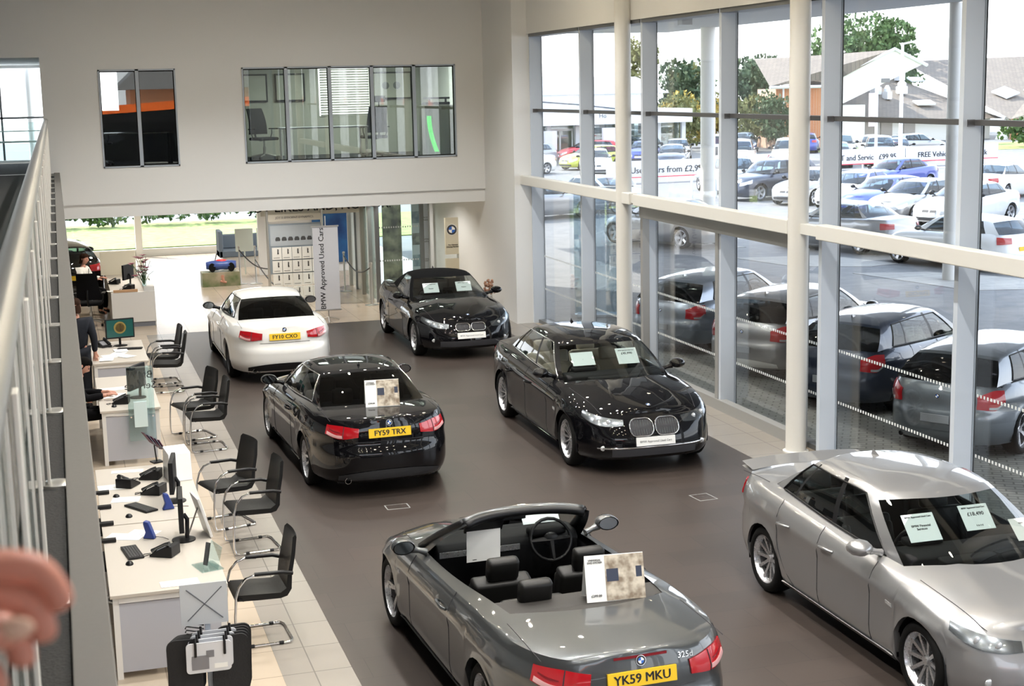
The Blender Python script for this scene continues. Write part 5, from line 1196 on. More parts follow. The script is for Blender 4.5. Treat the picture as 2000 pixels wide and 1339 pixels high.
# floor sockets
for x, y, w_, h_, rz, l in ((7.08, 15.78, .24, .28, 5, 'square floor socket lid right of the black saloon'), (3.57, 18.05 - 1.7 + .35, .28, .2, 0, 'dark floor socket lid behind the black coupe')):
    t = MB().box(-w_ / 2, w_ / 2, -h_ / 2, h_ / 2, .004, .007).build('floor_socket', mat('socket steel', (.32, .32, .31), .5, .3), loc=(x, y, 0), rot=(0, 0, R(rz))); tag(t, l, 'floor socket'); MB().box(-w_ / 2 + .015, w_ / 2 - .015, -h_ / 2 + .015, h_ / 2 - .015, .007, .008).build('lid', MATS['dark wood-grain tiles'], t)
# ------------------------------------------------------------------ showroom cars
cardm = paper
def card(label, M, w_, h_, lines, m=paper_blue, name='price_card', th=.002):
    """sheet centred at M, x right, y up"""
    vs = [M @ V((sx * w_ / 2, sy * h_ / 2, sz)) for sx in (-1, 1) for sy in (-1, 1) for sz in (-th, 0)]
    o = MB().add(vs, [(0, 1, 3, 2), (4, 6, 7, 5), (0, 4, 5, 1), (2, 3, 7, 6), (0, 2, 6, 4), (1, 5, 7, 3)]).build(name, m); tag(o, label, 'card'); 
    if lines:
        tx = MB()
        for (x, y, s_, txt) in lines: put_text(tx, txt, s_, M @ Matrix.Translation((x, y, .0015)), bold=.0008)
        tx.build('lettering', ink, o)
    return o
def car_frame(t, p, fwd_sign=1, tilt=35):
    """upright sheet at local point p facing the car's front (or back), leaning with the windscreen"""
    W_ = Matrix.Translation(t.location) @ Matrix.Rotation(t.rotation_euler.z, 4, 'Z'); xd = V((0, 1 if fwd_sign > 0 else -1, 0)); up = V((-sin(R(tilt)) * fwd_sign, 0, cos(R(tilt)))); return W_ @ frame_at(p, xd, up)
def tent_card(label, t, p, w_=.42, h_=.32):
    W_ = Matrix.Translation(t.location) @ Matrix.Rotation(t.rotation_euler.z, 4, 'Z'); M = W_ @ Matrix.Translation(p) @ Matrix.Rotation(R(-90 - 8), 4, 'Z')
    e = empty('tent_card', label, 'card'); e.matrix_world = M; e.rotation_euler = M.to_euler(); e.location = M.translation
    MB().add([(-w_ / 2, -.09, 0), (w_ / 2, -.09, 0), (w_ / 2, 0, h_), (-w_ / 2, 0, h_), (-w_ / 2, .09, 0), (w_ / 2, .09, 0)], [(0, 1, 2, 3), (3, 2, 5, 4)]).build('card', paper, e)
    a = atan2(h_, .09); F_ = frame_at((0, -.0465, h_ / 2), (1, 0, 0), (0, .09, h_)); 
    o = MB().add([F_ @ V(q) for q in ((-w_ * .16, -h_ * .5, .002), (w_ * .5, -h_ * .5, .002), (w_ * .5, h_ * .5, .002), (-w_ * .16, h_ * .5, .002))], [(0, 1, 2, 3)]).build('picture', beige_pic, e)
    MB().add([F_ @ V(q) for q in ((-w_ * .14, -h_ * .08, .0035), (w_ * .06, -h_ * .08, .0035), (w_ * .06, h_ * .2, .0035), (-w_ * .14, h_ * .2, .0035))], [(0, 1, 2, 3)]).build('pictured_screen', mat('navy print', (.03, .04, .07), .4), o)
    MB().add([F_ @ V(q) for q in ((w_ * .36, -h_ * .02, .0035), (w_ * .46, -h_ * .02, .0035), (w_ * .46, h_ * .22, .0035), (w_ * .36, h_ * .22, .0035))], [(0, 1, 2, 3)]).build('pictured_screen', MATS['navy print'], o)
    tx = MB(); put_text(tx, 'UNIVERSAL\nDVD SYSTEM', .020, F_ @ Matrix.Translation((-w_ * .33, h_ * .38, .002)), bold=.0006); put_text(tx, '£299.00', .026, F_ @ Matrix.Translation((-w_ * .33, -h_ * .38, .002)), bold=.0006); tx.build('lettering', ink, e)
auc = 'BMW Approved Used Cars'
t, C = make_car('car', 'white two-door coupe seen from behind with yellow plate FY10 CXO', 'coupe', 'white', (3.46, 27.18, 0), R(90.5), rgl=darkglass, wstyle='f', rimm=alloy_dk, exhaust=2, sill=True, mirror=blackpl, valance=blackpl)
plate(C, t, True, 'FY10 CXO', yel, .80)
t, C = make_car('car', 'black two-door coupe seen from behind with yellow plate FY59 TRX', 'coupe', 'black', (3.53, 19.55, 0), R(92), rgl=darkglass, wstyle='v', exhaust=1, sill=True, valance=mat('dark grey valance', (.03, .032, .036), .3), chrome_trim=True)
plate(C, t, True, 'FY59 TRX', yel, .80)
tent_card('tent card with a beige interior photo behind the black coupe rear window', t, (-1.83, -.05, 1.02))
t, C = make_car('car', 'metallic grey convertible with open roof and yellow plate YK59 MKU', 'coupe', 'grey', (3.56, 11.52, 0), R(92), open_top=True, wstyle='m', exhaust=1, sill=True, rear_text='325d', seatm=leather, valance=blackpl)
plate(C, t, True, 'YK59 MKU', yel, .80)
rows = []
for i in range(9):
    x = lerp(-1.06, -1.55, i / 8); yg = C.gbase(x) + .01; rows.append([V((x, lerp(-yg, yg, k / 8), C.top(x, yg) - .008)) for k in range(9)])
MB().grid(rows).build('tonneau_cover', mat('brown grey tonneau', (.028, .025, .023), .7), t)
MB().grid([[C.tail(lerp(-.20, .20, i / 8), z, .004) for z in (.935, .955)] for i in range(9)]).build('high_brake_lamp', mat('dark red lens', (.2, .01, .015), .2), t)
MB().obox((-.06 + .30, .30, 1.20), (.03, .34, .13), (0, R(-35), 0)).build('sun_visor', blackpl, t, bevel=.006)
MB().obox((.34, 0, 1.22), (.03, .22, .06)).build('rear_view_mirror', blackpl, t, bevel=.01)
tent_card('tent card with a beige interior photo on the open convertible deck', t, (-1.30, -.24, 1.0), .46, .34)
card('blank white sheet hanging below the convertible sun visor', car_frame(t, (.26, .30, 1.03), -1, -4), .30, .30, [(-.08, -.13, .014, 'notice')], paper, 'notice_sheet')
card('pale sheet behind the convertible windscreen on the driver side', car_frame(t, (.50, -.30, 1.14), -1, 40), .34, .12, [], paper_blue, 'notice_sheet')
t, C = make_car('car', 'black soft-top convertible facing forward with a white plaque instead of a plate', 'six', 'black', (7.0, 27.95, 0), R(-90.5), soft=blackc, wstyle='v', sill=True, valance=blackpl)
plate(C, t, False, auc, paper, .44, ts=.038, tm=greyink, name='plaque')
for y_, l in ((-.34, 'blue-white price card behind the soft-top windscreen on the left'), (.30, 'blue-white price card behind the soft-top windscreen on the right')): card(l, car_frame(t, (.56, y_, 1.12), 1, 42), .30, .22, [(0, .08, .03, auc[:12]), (0, -.02, .03, 'Finance')])
t, C = make_car('car', 'large black saloon with a chrome double grille and chrome window trim', 'limo', 'black', (7.02, 19.38, 0), R(-91), chrome_trim=True, doors=4, tail='saloon', wstyle='t', sill=True, seatm=cream_lam if 0 else mat('cream leather', (.42, .37, .29), .5), trim=None, valance=blackpl)
plate(C, t, False, auc, paper, .43, ts=.038, tm=greyink, name='plaque')
MB().tube([C.nose(y_, .36, .008) for y_ in [lerp(-.72, .72, k / 16) for k in range(17)] if abs(y_) > .3 or 1], .010, 6).build('bumper_strip', chrome, t, smooth=60)
card('blank pale card behind the big black saloon windscreen on the driver side', car_frame(t, (.60, -.36, 1.20), 1, 45), .32, .22, [], paper_blue)
card('price card reading £45,990 behind the big black saloon windscreen', car_frame(t, (.60, .28, 1.20), 1, 45), .30, .26, [(0, .09, .02, auc), (0, .04, .05, '£45,990')])
t, C = make_car('car', 'silver four-door saloon cut off by the right edge of the picture', 'saloon', 'silver', (7.12, 11.15, 0), R(-90.5), doors=4, tail='saloon', wstyle='v', sill=True)
card('price card lettered BMW Financial Services behind the silver saloon windscreen', car_frame(t, (.58, -.38, 1.14), 1, 44), .30, .26, [(0, .10, .022, auc), (0, .0, .03, 'BMW Financial\nServices')])
card('price card reading £18,490 behind the silver saloon windscreen', car_frame(t, (.56, .16, 1.17), 1, 44), .28, .24, [(0, .09, .02, auc), (0, .03, .05, '£18,490'), (0, -.08, .02, 'E & O E')])
card('energy label sheet low in the silver saloon windscreen corner', car_frame(t, (.74, .50, 1.08), 1, 50), .20, .22, [(0, .06, .02, 'CO2')], paper)
x = -1.95; MB().grid([[V((lerp(-2.08, -2.33, v), lerp(-.66, .66, u), C.top(-2.1, .0) + .006 + .035 * v - .03 * abs(2 * u - 1) ** 3)) for v in (0, .33, .66, 1)] for u in [k / 12 for k in range(13)]]).grid([[V((lerp(-2.08, -2.33, v), lerp(-.66, .66, u), C.top(-2.1, .0) - .012 + .025 * v - .05 * abs(2 * u - 1) ** 3)) for v in (0, .33, .66, 1)] for u in [k / 12 for k in range(13)]], flip=True).build('boot_spoiler', P['silver'], t, smooth=180)
# hatchbacks just outside the glass
for i, (x, y, pm, l, extra) in enumerate(((12.15, 26.0, 'liteblue', 'ice silver hatchback outside the glass, farthest of the four', {}), (12.45, 23.25, 'white', 'pale silver-white hatchback outside behind the glass door', {}),
                                   (12.47, 20.42, 'dkblue', 'dark blue hatchback outside, half hidden by the cream column', {}), (12.52, 17.6, 'gunmetal', 'gunmetal hatchback outside, nearest of the four', {}))):
    t, C = make_car('hatchback', l, 'hatch', pm if pm != 'white' else 'silver', (x, y, 0), R(31), None, rgl=darkglass, doors=4, tail='hatch', wstyle='m' if i else 'v', valance=P[pm] if i != 3 else P['gunmetal'])
    MB().box(C.tail(0, .52).x - .012, C.tail(0, .52).x, -.2, .2, .46, .57).build('plate_recess', mat('plate recess grey', (.3, .32, .35), .5), t, bevel=.01)
# ------------------------------------------------------------------ outside
asph = noisy('worn asphalt', (.13, .13, .13), (.19, .185, .18), 2.2, .6, .4)
pav = tiles('grey block paving', (.22, .225, .21), (.17, .175, .165), (.08, .08, .075), .22, .11, .6, .012, .5, .2, R(31))
struct('ground', MB().box(9.6, 150, -30, 170, -.1, -.002).box(-60, 9.6, 47, 170, -.1, -.003), asph)
struct('ground', MB().box(9.6, 15.5, -6, 29, 0, .004), pav)
pale = tiles('pale concrete paving', (.42, .40, .36), (.38, .36, .33), (.25, .24, .22), .8, .4, .7, .01, .5, .1)
for poly in ([(19.2, 33.6), (20.0, 29.6), (23.0, 28.8), (22.0, 31.5), (21.0, 33.0)], [(18.0, 38.0), (18.5, 35.6), (20.3, 34.6), (21.3, 34.9), (20.5, 37.5)], [(17.4, 43.4), (18.3, 40.6), (19.5, 40.4), (18.6, 43.4)]): struct('ground', MB().prism(poly, 0, .006, 'z'), pale)
grassm = noisy('sunlit grass', (.16, .22, .05), (.30, .34, .10), 3, .9, .5); hedgem = noisy('hedge leaves', (.02, .05, .01), (.10, .17, .04), 9, .8, 1)
o = struct('lawn', MB().box(-60, 14, 49, 58.5, 0, .03), grassm); o['kind'] = 'stuff'; tag(o, 'sunlit lawn beyond the far ground-floor window', 'grass'); o.name = 'lawn'
canm = mat('canopy soffit', (.42, .43, .44), .6)
struct('canopy', MB().prism([(9.6, 29.3), (20.6, 29.3), (20.6, 49), (9.6, 49)], 6.6, 7.0, 'z').prism([(9.6, -8), (20.6, -8), (20.6, 29.3), (9.6, 29.3)], 6.6, 7.0, 'z'), canm)
for x in (12.5, 16.5):
    for y in (14, 22, 30, 38): o = MB().box(x - .15, x + .15, y - .15, y + .15, 6.4, 6.6).build('canopy_light', lampdark); tag(o, 'dark square light fitting under the outside canopy', 'lamp', 'lights under the outside canopy')
for x, y, r_ in ((20.65, 31.5, .17), (20.25, 44.8, .24), (20.65, 18.0, .17)):
    o = MB().lathe([(r_, 0), (r_, 6.6)], 28, (x, y, 0), caps=False).build('column', cream_met, smooth=40); o['kind'] = 'structure'
def leafball(name, label, cat, c, rx, ry, rz_, n, m, leaf=.35, trunk=True, seed=1, group=None, tm=None):
    rnd = random.Random(seed); t = empty(name, label, cat, c, 0, group); mb = MB(); lobes = [(V((rnd.uniform(-.6, .6) * rx, rnd.uniform(-.6, .6) * ry, rnd.uniform(-.35, .75) * rz_)), rnd.uniform(.35, .6)) for _ in range(14)]
    for i in range(n):
        lc, s_ = rnd.choice(lobes); d = V((rnd.gauss(0, 1), rnd.gauss(0, 1), rnd.gauss(0, 1))).normalized() * rnd.uniform(.6, 1) ** .5
        p = lc + V((d.x * rx * s_, d.y * ry * s_, d.z * rz_ * s_)) + V((0, 0, rz_)); l_ = leaf * rnd.uniform(.5, 1.2); q = Euler((rnd.uniform(0, 3), rnd.uniform(0, 3), rnd.uniform(0, 6))).to_matrix()
        mb.add([p + q @ V(v) * l_ for v in ((-1, -.6, 0), (1, -.5, .1), (.9, .6, -.1), (-.8, .6, .1))], [(0, 1, 2, 3)])
    o = mb.build('foliage', m, t); o['kind'] = 'stuff'
    if trunk: MB().tube([(0, 0, -c[2]), (0, 0, rz_)], [.3, .15], 8).tube([(0, 0, rz_ * .3), (rx * .5, 0, rz_ * 1.2)], [.15, .06], 6).tube([(0, 0, rz_ * .3), (-rx * .5, 0, rz_ * 1.2)], [.15, .06], 6).build('trunk', tm or mat('bark', (.1, .07, .05), .9), t, smooth=60)
    return t
oak = noisy('oak leaves', (.035, .08, .02), (.10, .17, .05), 2, .8, 0); pinem = noisy('pine leaves', (.03, .06, .025), (.08, .12, .05), 1.2, .8, 0); autm = noisy('autumn leaves', (.30, .22, .03), (.45, .35, .08), 2, .8, 0); olive = noisy('olive leaves', (.12, .13, .04), (.26, .25, .09), 2, .8, 0)
leafball('oak_tree', 'broad dark green tree above the gabled house roof', 'tree', (67.5, 116, 4.0), 4.8, 4, 3.0, 4500, oak, .19, True, 5)
leafball('oak_tree', 'lower right shoulder tree behind the house ridge', 'tree', (73.0, 121, 3.2), 2.7, 3, 2.4, 2000, oak, .18, True, 8)
TL = [(57.5, 132, 3.2, 3.0, 'pine'), (61.5, 141, 2.2, 2.8, 'o'), (65.0, 133, 2.7, 3.0, 'pine'), (69.5, 142, 3.2, 3.6, 'pine'), (73, 133, 2.6, 3.2, 'o'), (77.5, 142, 2.8, 3.6, 'pine'), (56.4, 141, 1.1, 4.2, 'o')]
for i, (x, y, r_, h, k) in enumerate(TL): leafball('woodland_tree', 'green tree in the wooded belt behind the car lot', 'tree', (x, y, .6), r_, 3, h, 1600, pinem if k == 'pine' else olive, .22, True, 20 + i, 'trees in the wooded belt')
for i, (x, y, m_, l) in enumerate(((45.6, 106, autm, 'yellow autumn bush at the end of the white dealership'), (48.6, 106, autm, 'yellow autumn bush in the middle of the scrub'), (49.0, 101.5, olive, 'olive bush beside the yellow scrub'), (43.9, 101, olive, 'olive scrub bush beside the white dealership'), (49.4, 97.5, pinem, 'dark green bush left of the orange brick house'), (58.5, 128, olive, 'olive bush in front of the wooded belt'), (53.2, 120, pinem, 'dark bush behind the yellow scrub'))):
    leafball('scrub_bush', l, 'bush', (x, y, .0), 1.9, 1.6, 1.9, 1300, m_, .15, False, 40 + i)
for i, x in enumerate((-3, -.5, 1.3, 3.6, 6.0, 8.2, 10.5)): leafball('hedge_shrub', 'round green shrub in the row beyond the lawn', 'shrub', (x, 57.3, -.05), 1.2, .8, .5, 500, hedgem, .09, False, 60 + i, 'shrubs beyond the lawn')
for i, x in enumerate((64.5, 67.5, 70.5)): leafball('hedge_shrub', 'clipped dark hedge length by the big roof at right', 'hedge', (x, 90, 0), 2.0, 1, .9, 500, hedgem, .16, False, 80 + i, 'hedge before the big roof')
# dealership opposite
wm = mat('white cladding', (.78, .80, .82), .5)
t = empty('dealership', 'long white car dealership with a shallow roof and glazed front', 'building', (0, 0, 0))
MB().box(27, 41.0, 93.2, 104, 2.3, 3.2).build('canopy_fascia', wm, t); MB().box(27, 38.6, 94, 104, 3.2, 4.3).build('upper_wall', wm, t)
MB().prism([(26.6, 4.3), (39.6, 4.25), (37.2, 5.35), (28, 5.5)], 93.8, 104.2, 'y').build('roof', mat('white metal roof', (.82, .83, .84), .5), t)
MB().box(27, 40.8, 95.0, 95.1, .05, 2.3).build('shop_glazing', glass('shop glass', (.55, .62, .62), refl=.12), t)
for x in (27.5, 31.2, 33.2, 36.4, 39.0, 40.8): MB().box(x - .14, x + .14, 94.2, 94.5, 0, 2.4).build('pillar', wm, t)
MB().box(27, 41, 103.8, 104, 0, 3.2).build('rear_wall', mat('beige wall', (.4, .38, .3), .8), t)
for x, w_ in ((32.2, 1.6),): MB().box(x - .9, x + .9, 94.9, 95.0, 1.9, 2.05).box(x - .04, x + .04, 94.9, 95, 0, 1.95).box(x - .9, x - .82, 94.9, 95, 0, 1.95).box(x + .82, x + .9, 94.9, 95, 0, 1.95).build('entrance_door', wm, t)
MB().box(37.4, 38.2, 103.6, 103.8, 1.2, 2.2).build('wall_picture', lampdark, t)
for x in (35.0, 36.6, 34.6): MB().box(x, x + .5, 98, 98.3, 0, 1.2).build('red_panel', P['red'], t)
o = MB(); put_text(o, 'Ho', .42, frame_at((34.6, 93.18, 2.85), (1, 0, 0), (0, 0, 1))); o.build('lettering', greyink, t)
for (a, b) in (((29.9, 3.9), (33.2, 3.6)), ((33.2, 3.6), (36.4, 3.2))): MB().tube([(a[0], 93.6, a[1]), (b[0], 93.6, b[1])], .05, 5).build('canopy_cable', greyink, t)
far_car('hatch', 'lime', 37.6, 97.2, 200, 'pale green hatchback inside the dealership glass', group='cars in the dealership')
tag(MB().box(34.2, 35.1, 92, 92.3, 0, 2.1).build('pylon_sign', wm), 'white upright sign slab in front of the dealership', 'sign')
tag(MB().box(30.2, 31.0, 92, 92.3, 0.2, 2.0).build('pylon_sign', mat('grey white sign', (.66, .66, .68), .6)), 'greyish sign slab at the left of the dealership entrance', 'sign')
tag(MB().box(38.0, 38.7, 84, 84.5, 0, 1.1).box(38.08, 38.62, 83.98, 84.0, .5, 1.0, 1).build('pay_kiosk', [wm, lampdark]), 'small white kiosk with a dark window in the lot', 'kiosk')
person('person', 'person in dark clothes standing in the dealership doorway', (31.9, 95.3, 0), R(-90), STAND, (blackc, suit), hair_bk)
person('person', 'person in a pink top standing behind the parked white car', (39.6, 86.6, 0), R(-100), STAND, (mat('pink top', (.7, .2, .25), .8), suit), hair_br)
# brick houses
brick = tiles('orange brick', (.55, .25, .12), (.48, .20, .10), (.5, .42, .35), .22, .075, .8, .008, .5, .1); roofm = tiles('grey brown roof tiles', (.20, .165, .13), (.165, .135, .11), (.09, .075, .06), .35, .3, .8, .02, .5, .12)
t = empty('house', 'orange brick house with a grey tiled roof and a wide white gable', 'building', (0, 0, 0))
MB().box(50.6, 54.6, 100, 103, 0, 4.3).build('brick_wall', brick, t)
MB().box(54.6, 58.0, 100.1, 103, 0, 3.0).build('rendered_wall', mat('white render', (.8, .78, .72), .8), t)
MB().add([(49.8, 99.4, 4.5), (55.8, 99.6, 5.05), (60.2, 99.8, 7.0), (51.8, 106, 6.5), (55, 113, 6.7), (62.5, 113, 6.9)], [(0, 1, 2, 3), (3, 2, 5, 4)]).build('roof', roofm, t)
MB().prism([(54.5, 3.0), (55.7, 3.0), (62.7, 5.9), (60.2, 6.95), (55.4, 4.95), (54.5, 4.6)], 99.9, 100.2, 'y').build('gable', mat('white gable boards', (.80, .79, .76), .7), t)
MB().tube([(55.2, 99.8, 4.95), (60.2, 99.8, 7.05), (63.0, 99.8, 5.8)], .13, 5).build('barge_board', wm, t); MB().tube([(49.8, 99.4, 4.42), (54.6, 99.4, 4.42)], .11, 5).build('gutter', wm, t); MB().tube([(51.1, 99.8, 0), (51.1, 99.8, 4.4)], .07, 6).build('downpipe', wm, t)
MB().box(59.2, 59.9, 99.85, 99.95, 4.6, 4.9).build('gable_vent', lampdark, t)
t = empty('tiled_building', 'broad building with a sweeping grey tiled roof and skylights', 'building', (0, 0, 0))
rf = MB().add([(55.5, 103, 1.95), (72.0, 103, 1.6), (66.5, 116, 6.1), (61.5, 116, 6.6)], [(0, 1, 2, 3)]).add([(70.6, 100, 1.6), (80, 96, 5.0), (84, 112, 6.6), (69.5, 114, 6.3)], [(0, 1, 2, 3)]).add([(66.5, 116, 6.1), (61.5, 116, 6.6), (61, 122, 2)], [(0, 1, 2)]).build('roof', roofm, t)
MB().box(56, 71.5, 104, 116, 0, 2.0).build('wall', mat('white render', (.8, .78, .72), .8), t); MB().prism([(70.6, 0), (90, 0), (90, 5), (79, 4.6), (71.5, 1.7)], 101.5, 102, 'y').build('end_wall', mat('white render', (.8, .78, .72), .8), t); MB().box(71.5, 72.3, 101.3, 101.5, 0, 1.6).build('brick_pier', brick, t)
MB().box(60.2, 61.4, 103.85, 103.95, 0, 1.9).box(61.6, 62.6, 103.85, 103.95, 0, 1.9).build('timber_fence', mat('grey timber', (.35, .31, .27), .8), t); MB().box(63.6, 64.6, 103.8, 103.95, 0, 1.9).build('timber_fence', mat('grey timber', (.35, .31, .27), .8), t)
def onroof(x, y): return lerp(1.8, 6.4, (y - 103) / 13)
for x, y, s_ in ((63.8, 108.5, .5), (66.2, 108.5, .5), (64.2, 107.4, .35), (67.8, 111.5, .45)):
    z = onroof(x, y); v_ = MB().box(x - .3 * s_ * 2, x + .3 * s_ * 2, y - .4, y + .4, z - .1, z + .5).build('roof_cowl', wm, t); MB().lathe([(.35 * s_ * 2, 0), (.35 * s_ * 2, .25), (.1, .5)], 12, (x, y, z + .5)).build('cowl_cap', wm, v_, smooth=40)
for x, y, w_ in ((66.6, 105.8, 1.6), (69.0, 111.0, 1.2)): z = onroof(x, y); MB().obox((x, y, z + .15), (w_, .9, .12), (R(19), 0, 0)).build('skylight', wm, t)
for x, y, z in ((73.2, 104.5, 3.6), (76.2, 104.5, 3.7)): MB().obox((x, y, z), (1.5, 1.6, .1), (R(20), R(-15), R(12))).build('skylight', mat('skylight glass', (.75, .8, .85), .2), t)
struct('verge', MB().box(50, 82, 87.5, 97, 0, .02), grassm)
# lamp posts and flagpoles
def lamp(label, x, y, h):
    t = empty('lamp_post', label, 'lamp post', (x, y, 0)); MB().lathe([(.13, 0), (.11, 1.2), (.07, h)], 12, caps=True).build('pole', wm, t, smooth=40); MB().obox((.35, 0, h), (.9, .12, .08), (0, R(-10), 0)).build('lamp_head', wm, t)
lamp('white lamp post before the tiled roof with a short arm', 42.7, 70, 6.7); lamp('thin white lamp post at the left of the wooded belt', 59.5, 134, 5.4); lamp('thin white lamp post in the middle of the wooded belt', 62.2, 134, 5.8); lamp('thin white lamp post by the right of the wooded belt', 71.6, 132, 6.0)
t = empty('flag_pole', 'white flag pole with a furled banner beside the lamp post', 'pole', (38.3, 65, 0)); MB().lathe([(.08, 0), (.06, 5.2)], 10).build('pole', wm, t, smooth=40); MB().box(-.42, -.08, -.03, .03, 2.6, 4.2).build('banner_cloth', mat('white red cloth', (.75, .6, .6), .7), t)
for x, l in ((22.6, 'left'), (26.3, 'right')):
    t = empty('cycle_hoop', l + ' white steel hoop at the edge of the lot', 'hoop', (x, 58.6, 0)); a = .55; MB().tube([(-a, 0, 0), (-a, 0, .75), (-a * .7, 0, .95), (a * .7, 0, .95), (a, 0, .75), (a, 0, 0)], .06, 8).build('hoop', wm, t, smooth=60)
for i, x in enumerate((39.5, 42.0, 46.0, 49.0)):
    t = empty('guard_rail', 'white tubular guard rail length in the car lot', 'rail', (x, 77 - i * .2 if i > 1 else 60 + i, 0), 0, 'guard rails in the car lot'); MB().tube([(-1, 0, 0), (-1, 0, .8), (1, 0, .8), (1, 0, 0)], .05, 6).build('rail', wm, t)
# banners on the lot fence
bw = mat('banner white', (.70, .71, .75), .6); bredm = mat('banner red', (.7, .05, .08), .6)
for x, y, w_, txt, red_, l in ((20.0, 69.2, 4.6, 'Get a new look', '', 'left lot banner ending in the letter k'), (29.4, 69.8, 6.8, 'Used Cars from £2,995', '', 'lot banner reading Used Cars from £2,995'), (36.1, 71.8, 4.6, 'Servicing from £99', 'All makes', 'lot banner ending in ng from £'),
                         (42.6, 73.6, 5.4, 'MOT and Service £99.95', '', 'lot banner reading and Service £99.95'), (48.7, 74.3, 6.2, 'FREE Vehicle Health Check', 'Visit us for a', 'lot banner reading FREE Vehicle Health C')):
    t = empty('lot_banner', l, 'banner', (x, y, .25), R(3)); MB().box(-w_ / 2, w_ / 2, 0, .03, 0, .85).build('banner_cloth', bw, t); MB().box(-w_ / 2, w_ / 2, -.01, 0, 0, .05).build('hem', bredm, t)
    o = MB(); put_text(o, txt, .44 if len(txt) < 22 else .42, frame_at((0, -.01, .36), (1, 0, 0), (0, 0, 1)), bold=.012); o.build('lettering', ink, t)
    if red_: o = MB(); put_text(o, red_, .22, frame_at((.2, -.01, .72), (1, 0, 0), (0, 0, 1)), bold=.006); o.build('red_lettering', bredm, t)
    for k in range(3): MB().box(-w_ / 2 + .3 + k * (w_ - .6) / 2 - .03, -w_ / 2 + .3 + k * (w_ - .6) / 2 + .03, .03, .08, -.25, .85).build('post', wm, t)
# parked cars: kind, paint, x, y, heading, label
LOT = [
 ('saloon', 'silver', 17.8, 42.5, 115, 'silver saloon outside beyond the sliding door, rear lamp cut by the beam'),
 ('saloon', 'silver', 21.85, 38.8, 108, 'silver saloon behind the cream beam with its red rear lamp showing'),
 ('hatch', 'white', 22.5, 33.95, 105, 'white hatchback behind the beam at right, dark rear window towards us'),
 ('suv', 'dkblue', 28.7, 57.2, 198, 'navy estate car parked side-on behind the outer column'),
 ('saloon', 'silver', 29.2, 54.4, 212, 'silver saloon nosing out below the navy estate'),
 ('saloon', 'white', 29.6, 51.6, 212, 'white saloon nosing out left of the cream column'),
 ('hatch', 'blue', 28.8, 48.3, 208, 'bright blue car in the front row right of the column'),
 ('saloon', 'silver', 28.7, 45.95, 205, 'silver bonneted saloon in the middle of the front row'),
 ('saloon', 'white', 29.2, 43.7, 203, 'white saloon with visible front wheel in the front row'),
 ('suv', 'liteblue', 33.4, 42.4, 196, 'ice silver estate side-on at the right of the lot'),
 ('saloon', 'dkblue', 31.2, 38.4, 212, 'dark car nosing in at the right picture edge'),
 ('saloon', 'blue', 35.6, 58.8, 200, 'blue saloon behind the front row below the lot banners'),
 ('saloon', 'white', 37.0, 52.8, 30, 'white saloon with dark rear window behind the ice silver estate'),
 ('hatch', 'blue', 41.3, 52.2, 200, 'blue hatchback at the far right of the second row'),
 ('suv', 'white', 28.7, 61.6, 80, 'white estate car seen from behind left of the outer column'),
 ('suv', 'white', 31.4, 61.2, 78, 'white estate car seen from behind right of the cream column'),
 ('hatch', 'silver', 53.3, 85.4, 5, 'silver hatchback alone on the road before the tiled building'),
 ('hatch', 'silver', 17.2, 53.0, 15, 'silver car with a big front wheel at the far left of the lot'),
 ('saloon', 'liteblue', 20.3, 54.8, -60, 'ice silver car nose peeping right of the second mullion'),
 ('saloon', 'white', 28.6, 78.2, -110, 'white saloon facing us before the dealership entrance'),
 ('hatch', 'blue', 35.2, 87.6, -120, 'blue hatchback before the dealership showroom'),
 ('hatch', 'red', 32.9, 91.4, 178, 'red hatchback before the dealership door'),
 ('hatch', 'lime', 30.2, 83.4, 200, 'lime yellow hatchback at the left of the dealership lot'),
 ('saloon', 'white', 24.7, 80.2, 200, 'white saloon left of the lime hatchback'),
 ('hatch', 'silver', 28.0, 89.2, 200, 'silver hatchback at the far left dealership bay'),
]
for i, (a, b) in enumerate(((37.4, 92.3), (38.3, 89.4), (39.6, 86.4))): LOT.append((['saloon', 'hatch', 'suv'][i], ['white', 'silver', 'white'][i], a, b, -120 + i * 4, ['white saloon facing us with a dark windscreen by the glazed showroom', 'silver hatchback behind the white saloons by the kiosk', 'white estate beside the dealership end wall'][i]))
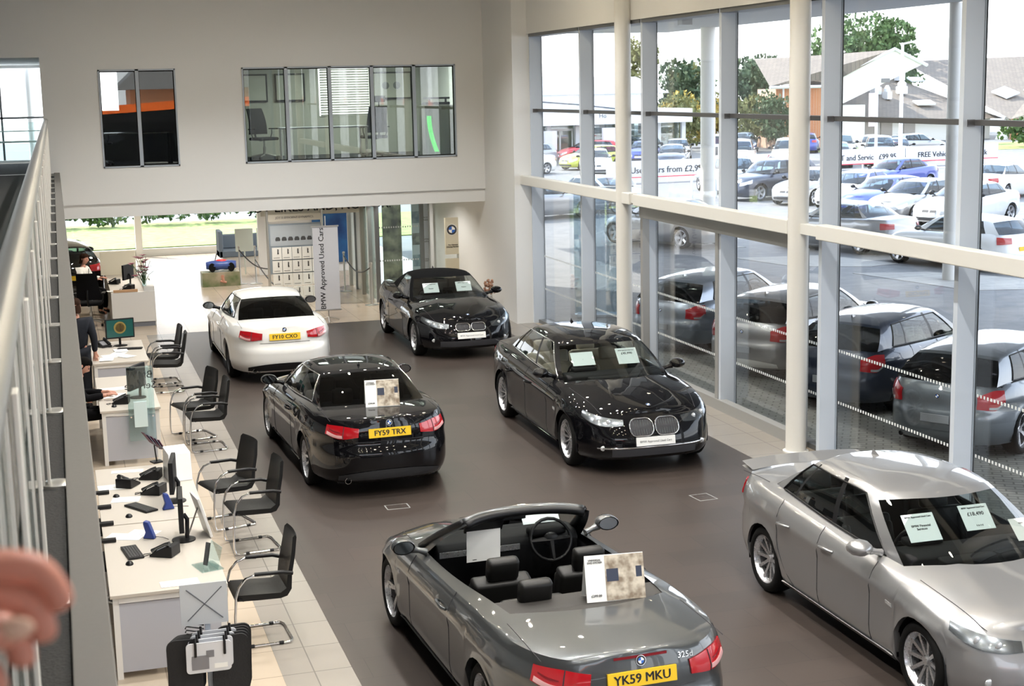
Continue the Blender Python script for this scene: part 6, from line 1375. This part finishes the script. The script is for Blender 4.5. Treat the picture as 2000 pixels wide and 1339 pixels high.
LOT += [('saloon', 'dkblue', 34.2, 80.6, -118, 'dark blue saloon facing us above the left lot banner'), ('suv', 'white', 37.2, 78.0, -118, 'tall white estate facing us above the lot banner'), ('suv', 'white', 39.9, 77.3, -118, 'second tall white estate behind the outer column'),
        ('saloon', 'white', 42.6, 82.2, -118, 'white saloon between the column and the scrub, upper row'), ('saloon', 'silver', 42.6, 76.6, -118, 'silver saloon facing us above the short lot banner'), ('hatch', 'blue', 49.6, 93.4, 60, 'pale blue hatchback seen from behind before the scrub'),
        ('saloon', 'dkblue', 46.2, 96.0, -118, 'dark saloon roof at the far end of the lot'), ('suv', 'white', 45.6, 81.6, -118, 'white van-like car left of the cream column'), ('suv', 'silver', 45.4, 76.6, -118, 'silver van-like car right before the fence banners'), ('hatch', 'dkblue', 48.3, 79.6, -118, 'dark hatchback facing us above the service banner'), ('saloon', 'white', 49.6, 84.6, -118, 'white saloon behind the dark hatchback by the banner')]
for k_, p_, x, y, h, l in LOT: far_car(k_, p_, x, y, h, l)
far_car('hatch', 'black' , -.2, 38.7, 100, 'black hatchback parked inside behind the reception')
for c in SC.objects:
    if c.type == 'EMPTY' and c.name.startswith('parked_car') and c.get('label', '').startswith('black hatch'): del c['group']
# what the office windows mirror: a dark hoarding with an orange band outside the front glass
t = empty('hoarding', 'black hoarding with an orange band outside the front glass', 'hoarding', (3.5, -10, 0)); MB().prism([(-7, 0), (7, 0), (7, 4.3), (2, 4.2), (-2, 4.0), (-7, 3.55)], 0, .2, 'y').build('panel', blackpl, t)
b_ = empty('brick_building', 'orange brick building behind the black hoarding, mirrored in the upstairs glass', 'building', (0, -40, 0)); MB().box(5, 13, -6, 0, 0, 5.2).build('wall', mat('orange render', (.5, .2, .09), .8), b_); MB().prism([(4, 5.2), (14, 5.2), (11, 8), (7, 8)], -7, 1, 'y').build('roof', mat('grey slate', (.16, .15, .14), .8), b_)
MB().prism([(-7, 3.5), (-2, 3.95), (2, 4.15), (7, 4.25), (7, 4.7), (2, 4.55), (-2, 4.3), (-7, 3.85)], -.02, .22, 'y').build('orange_band', mat('orange paint', (.95, .16, .02), .5), t)
# free standing lettered glass totem outside by the entrance
t = empty('service_totem', 'pale blue sign totem lettered SERVICE outside the first window bay', 'sign', (10.9, 29.6, 0), R(-20)); MB().box(-.55, .35, -.05, .05, .05, 2.75).build('panel', glass('pale blue sign', (.75, .86, .92), .25), t); MB().box(.36, .42, -.06, .06, .0, 2.8).build('post', wm, t); MB().box(-.5, .5, -.2, .2, 0, .05).build('foot', alu, t)
o = MB(); put_text(o, 'SERVICE', .16, frame_at((-.1, -.056, 2.2), (1, 0, 0), (0, 0, 1)), bold=.002); o.build('lettering', mat('pale grey print', (.45, .5, .55), .5), t)
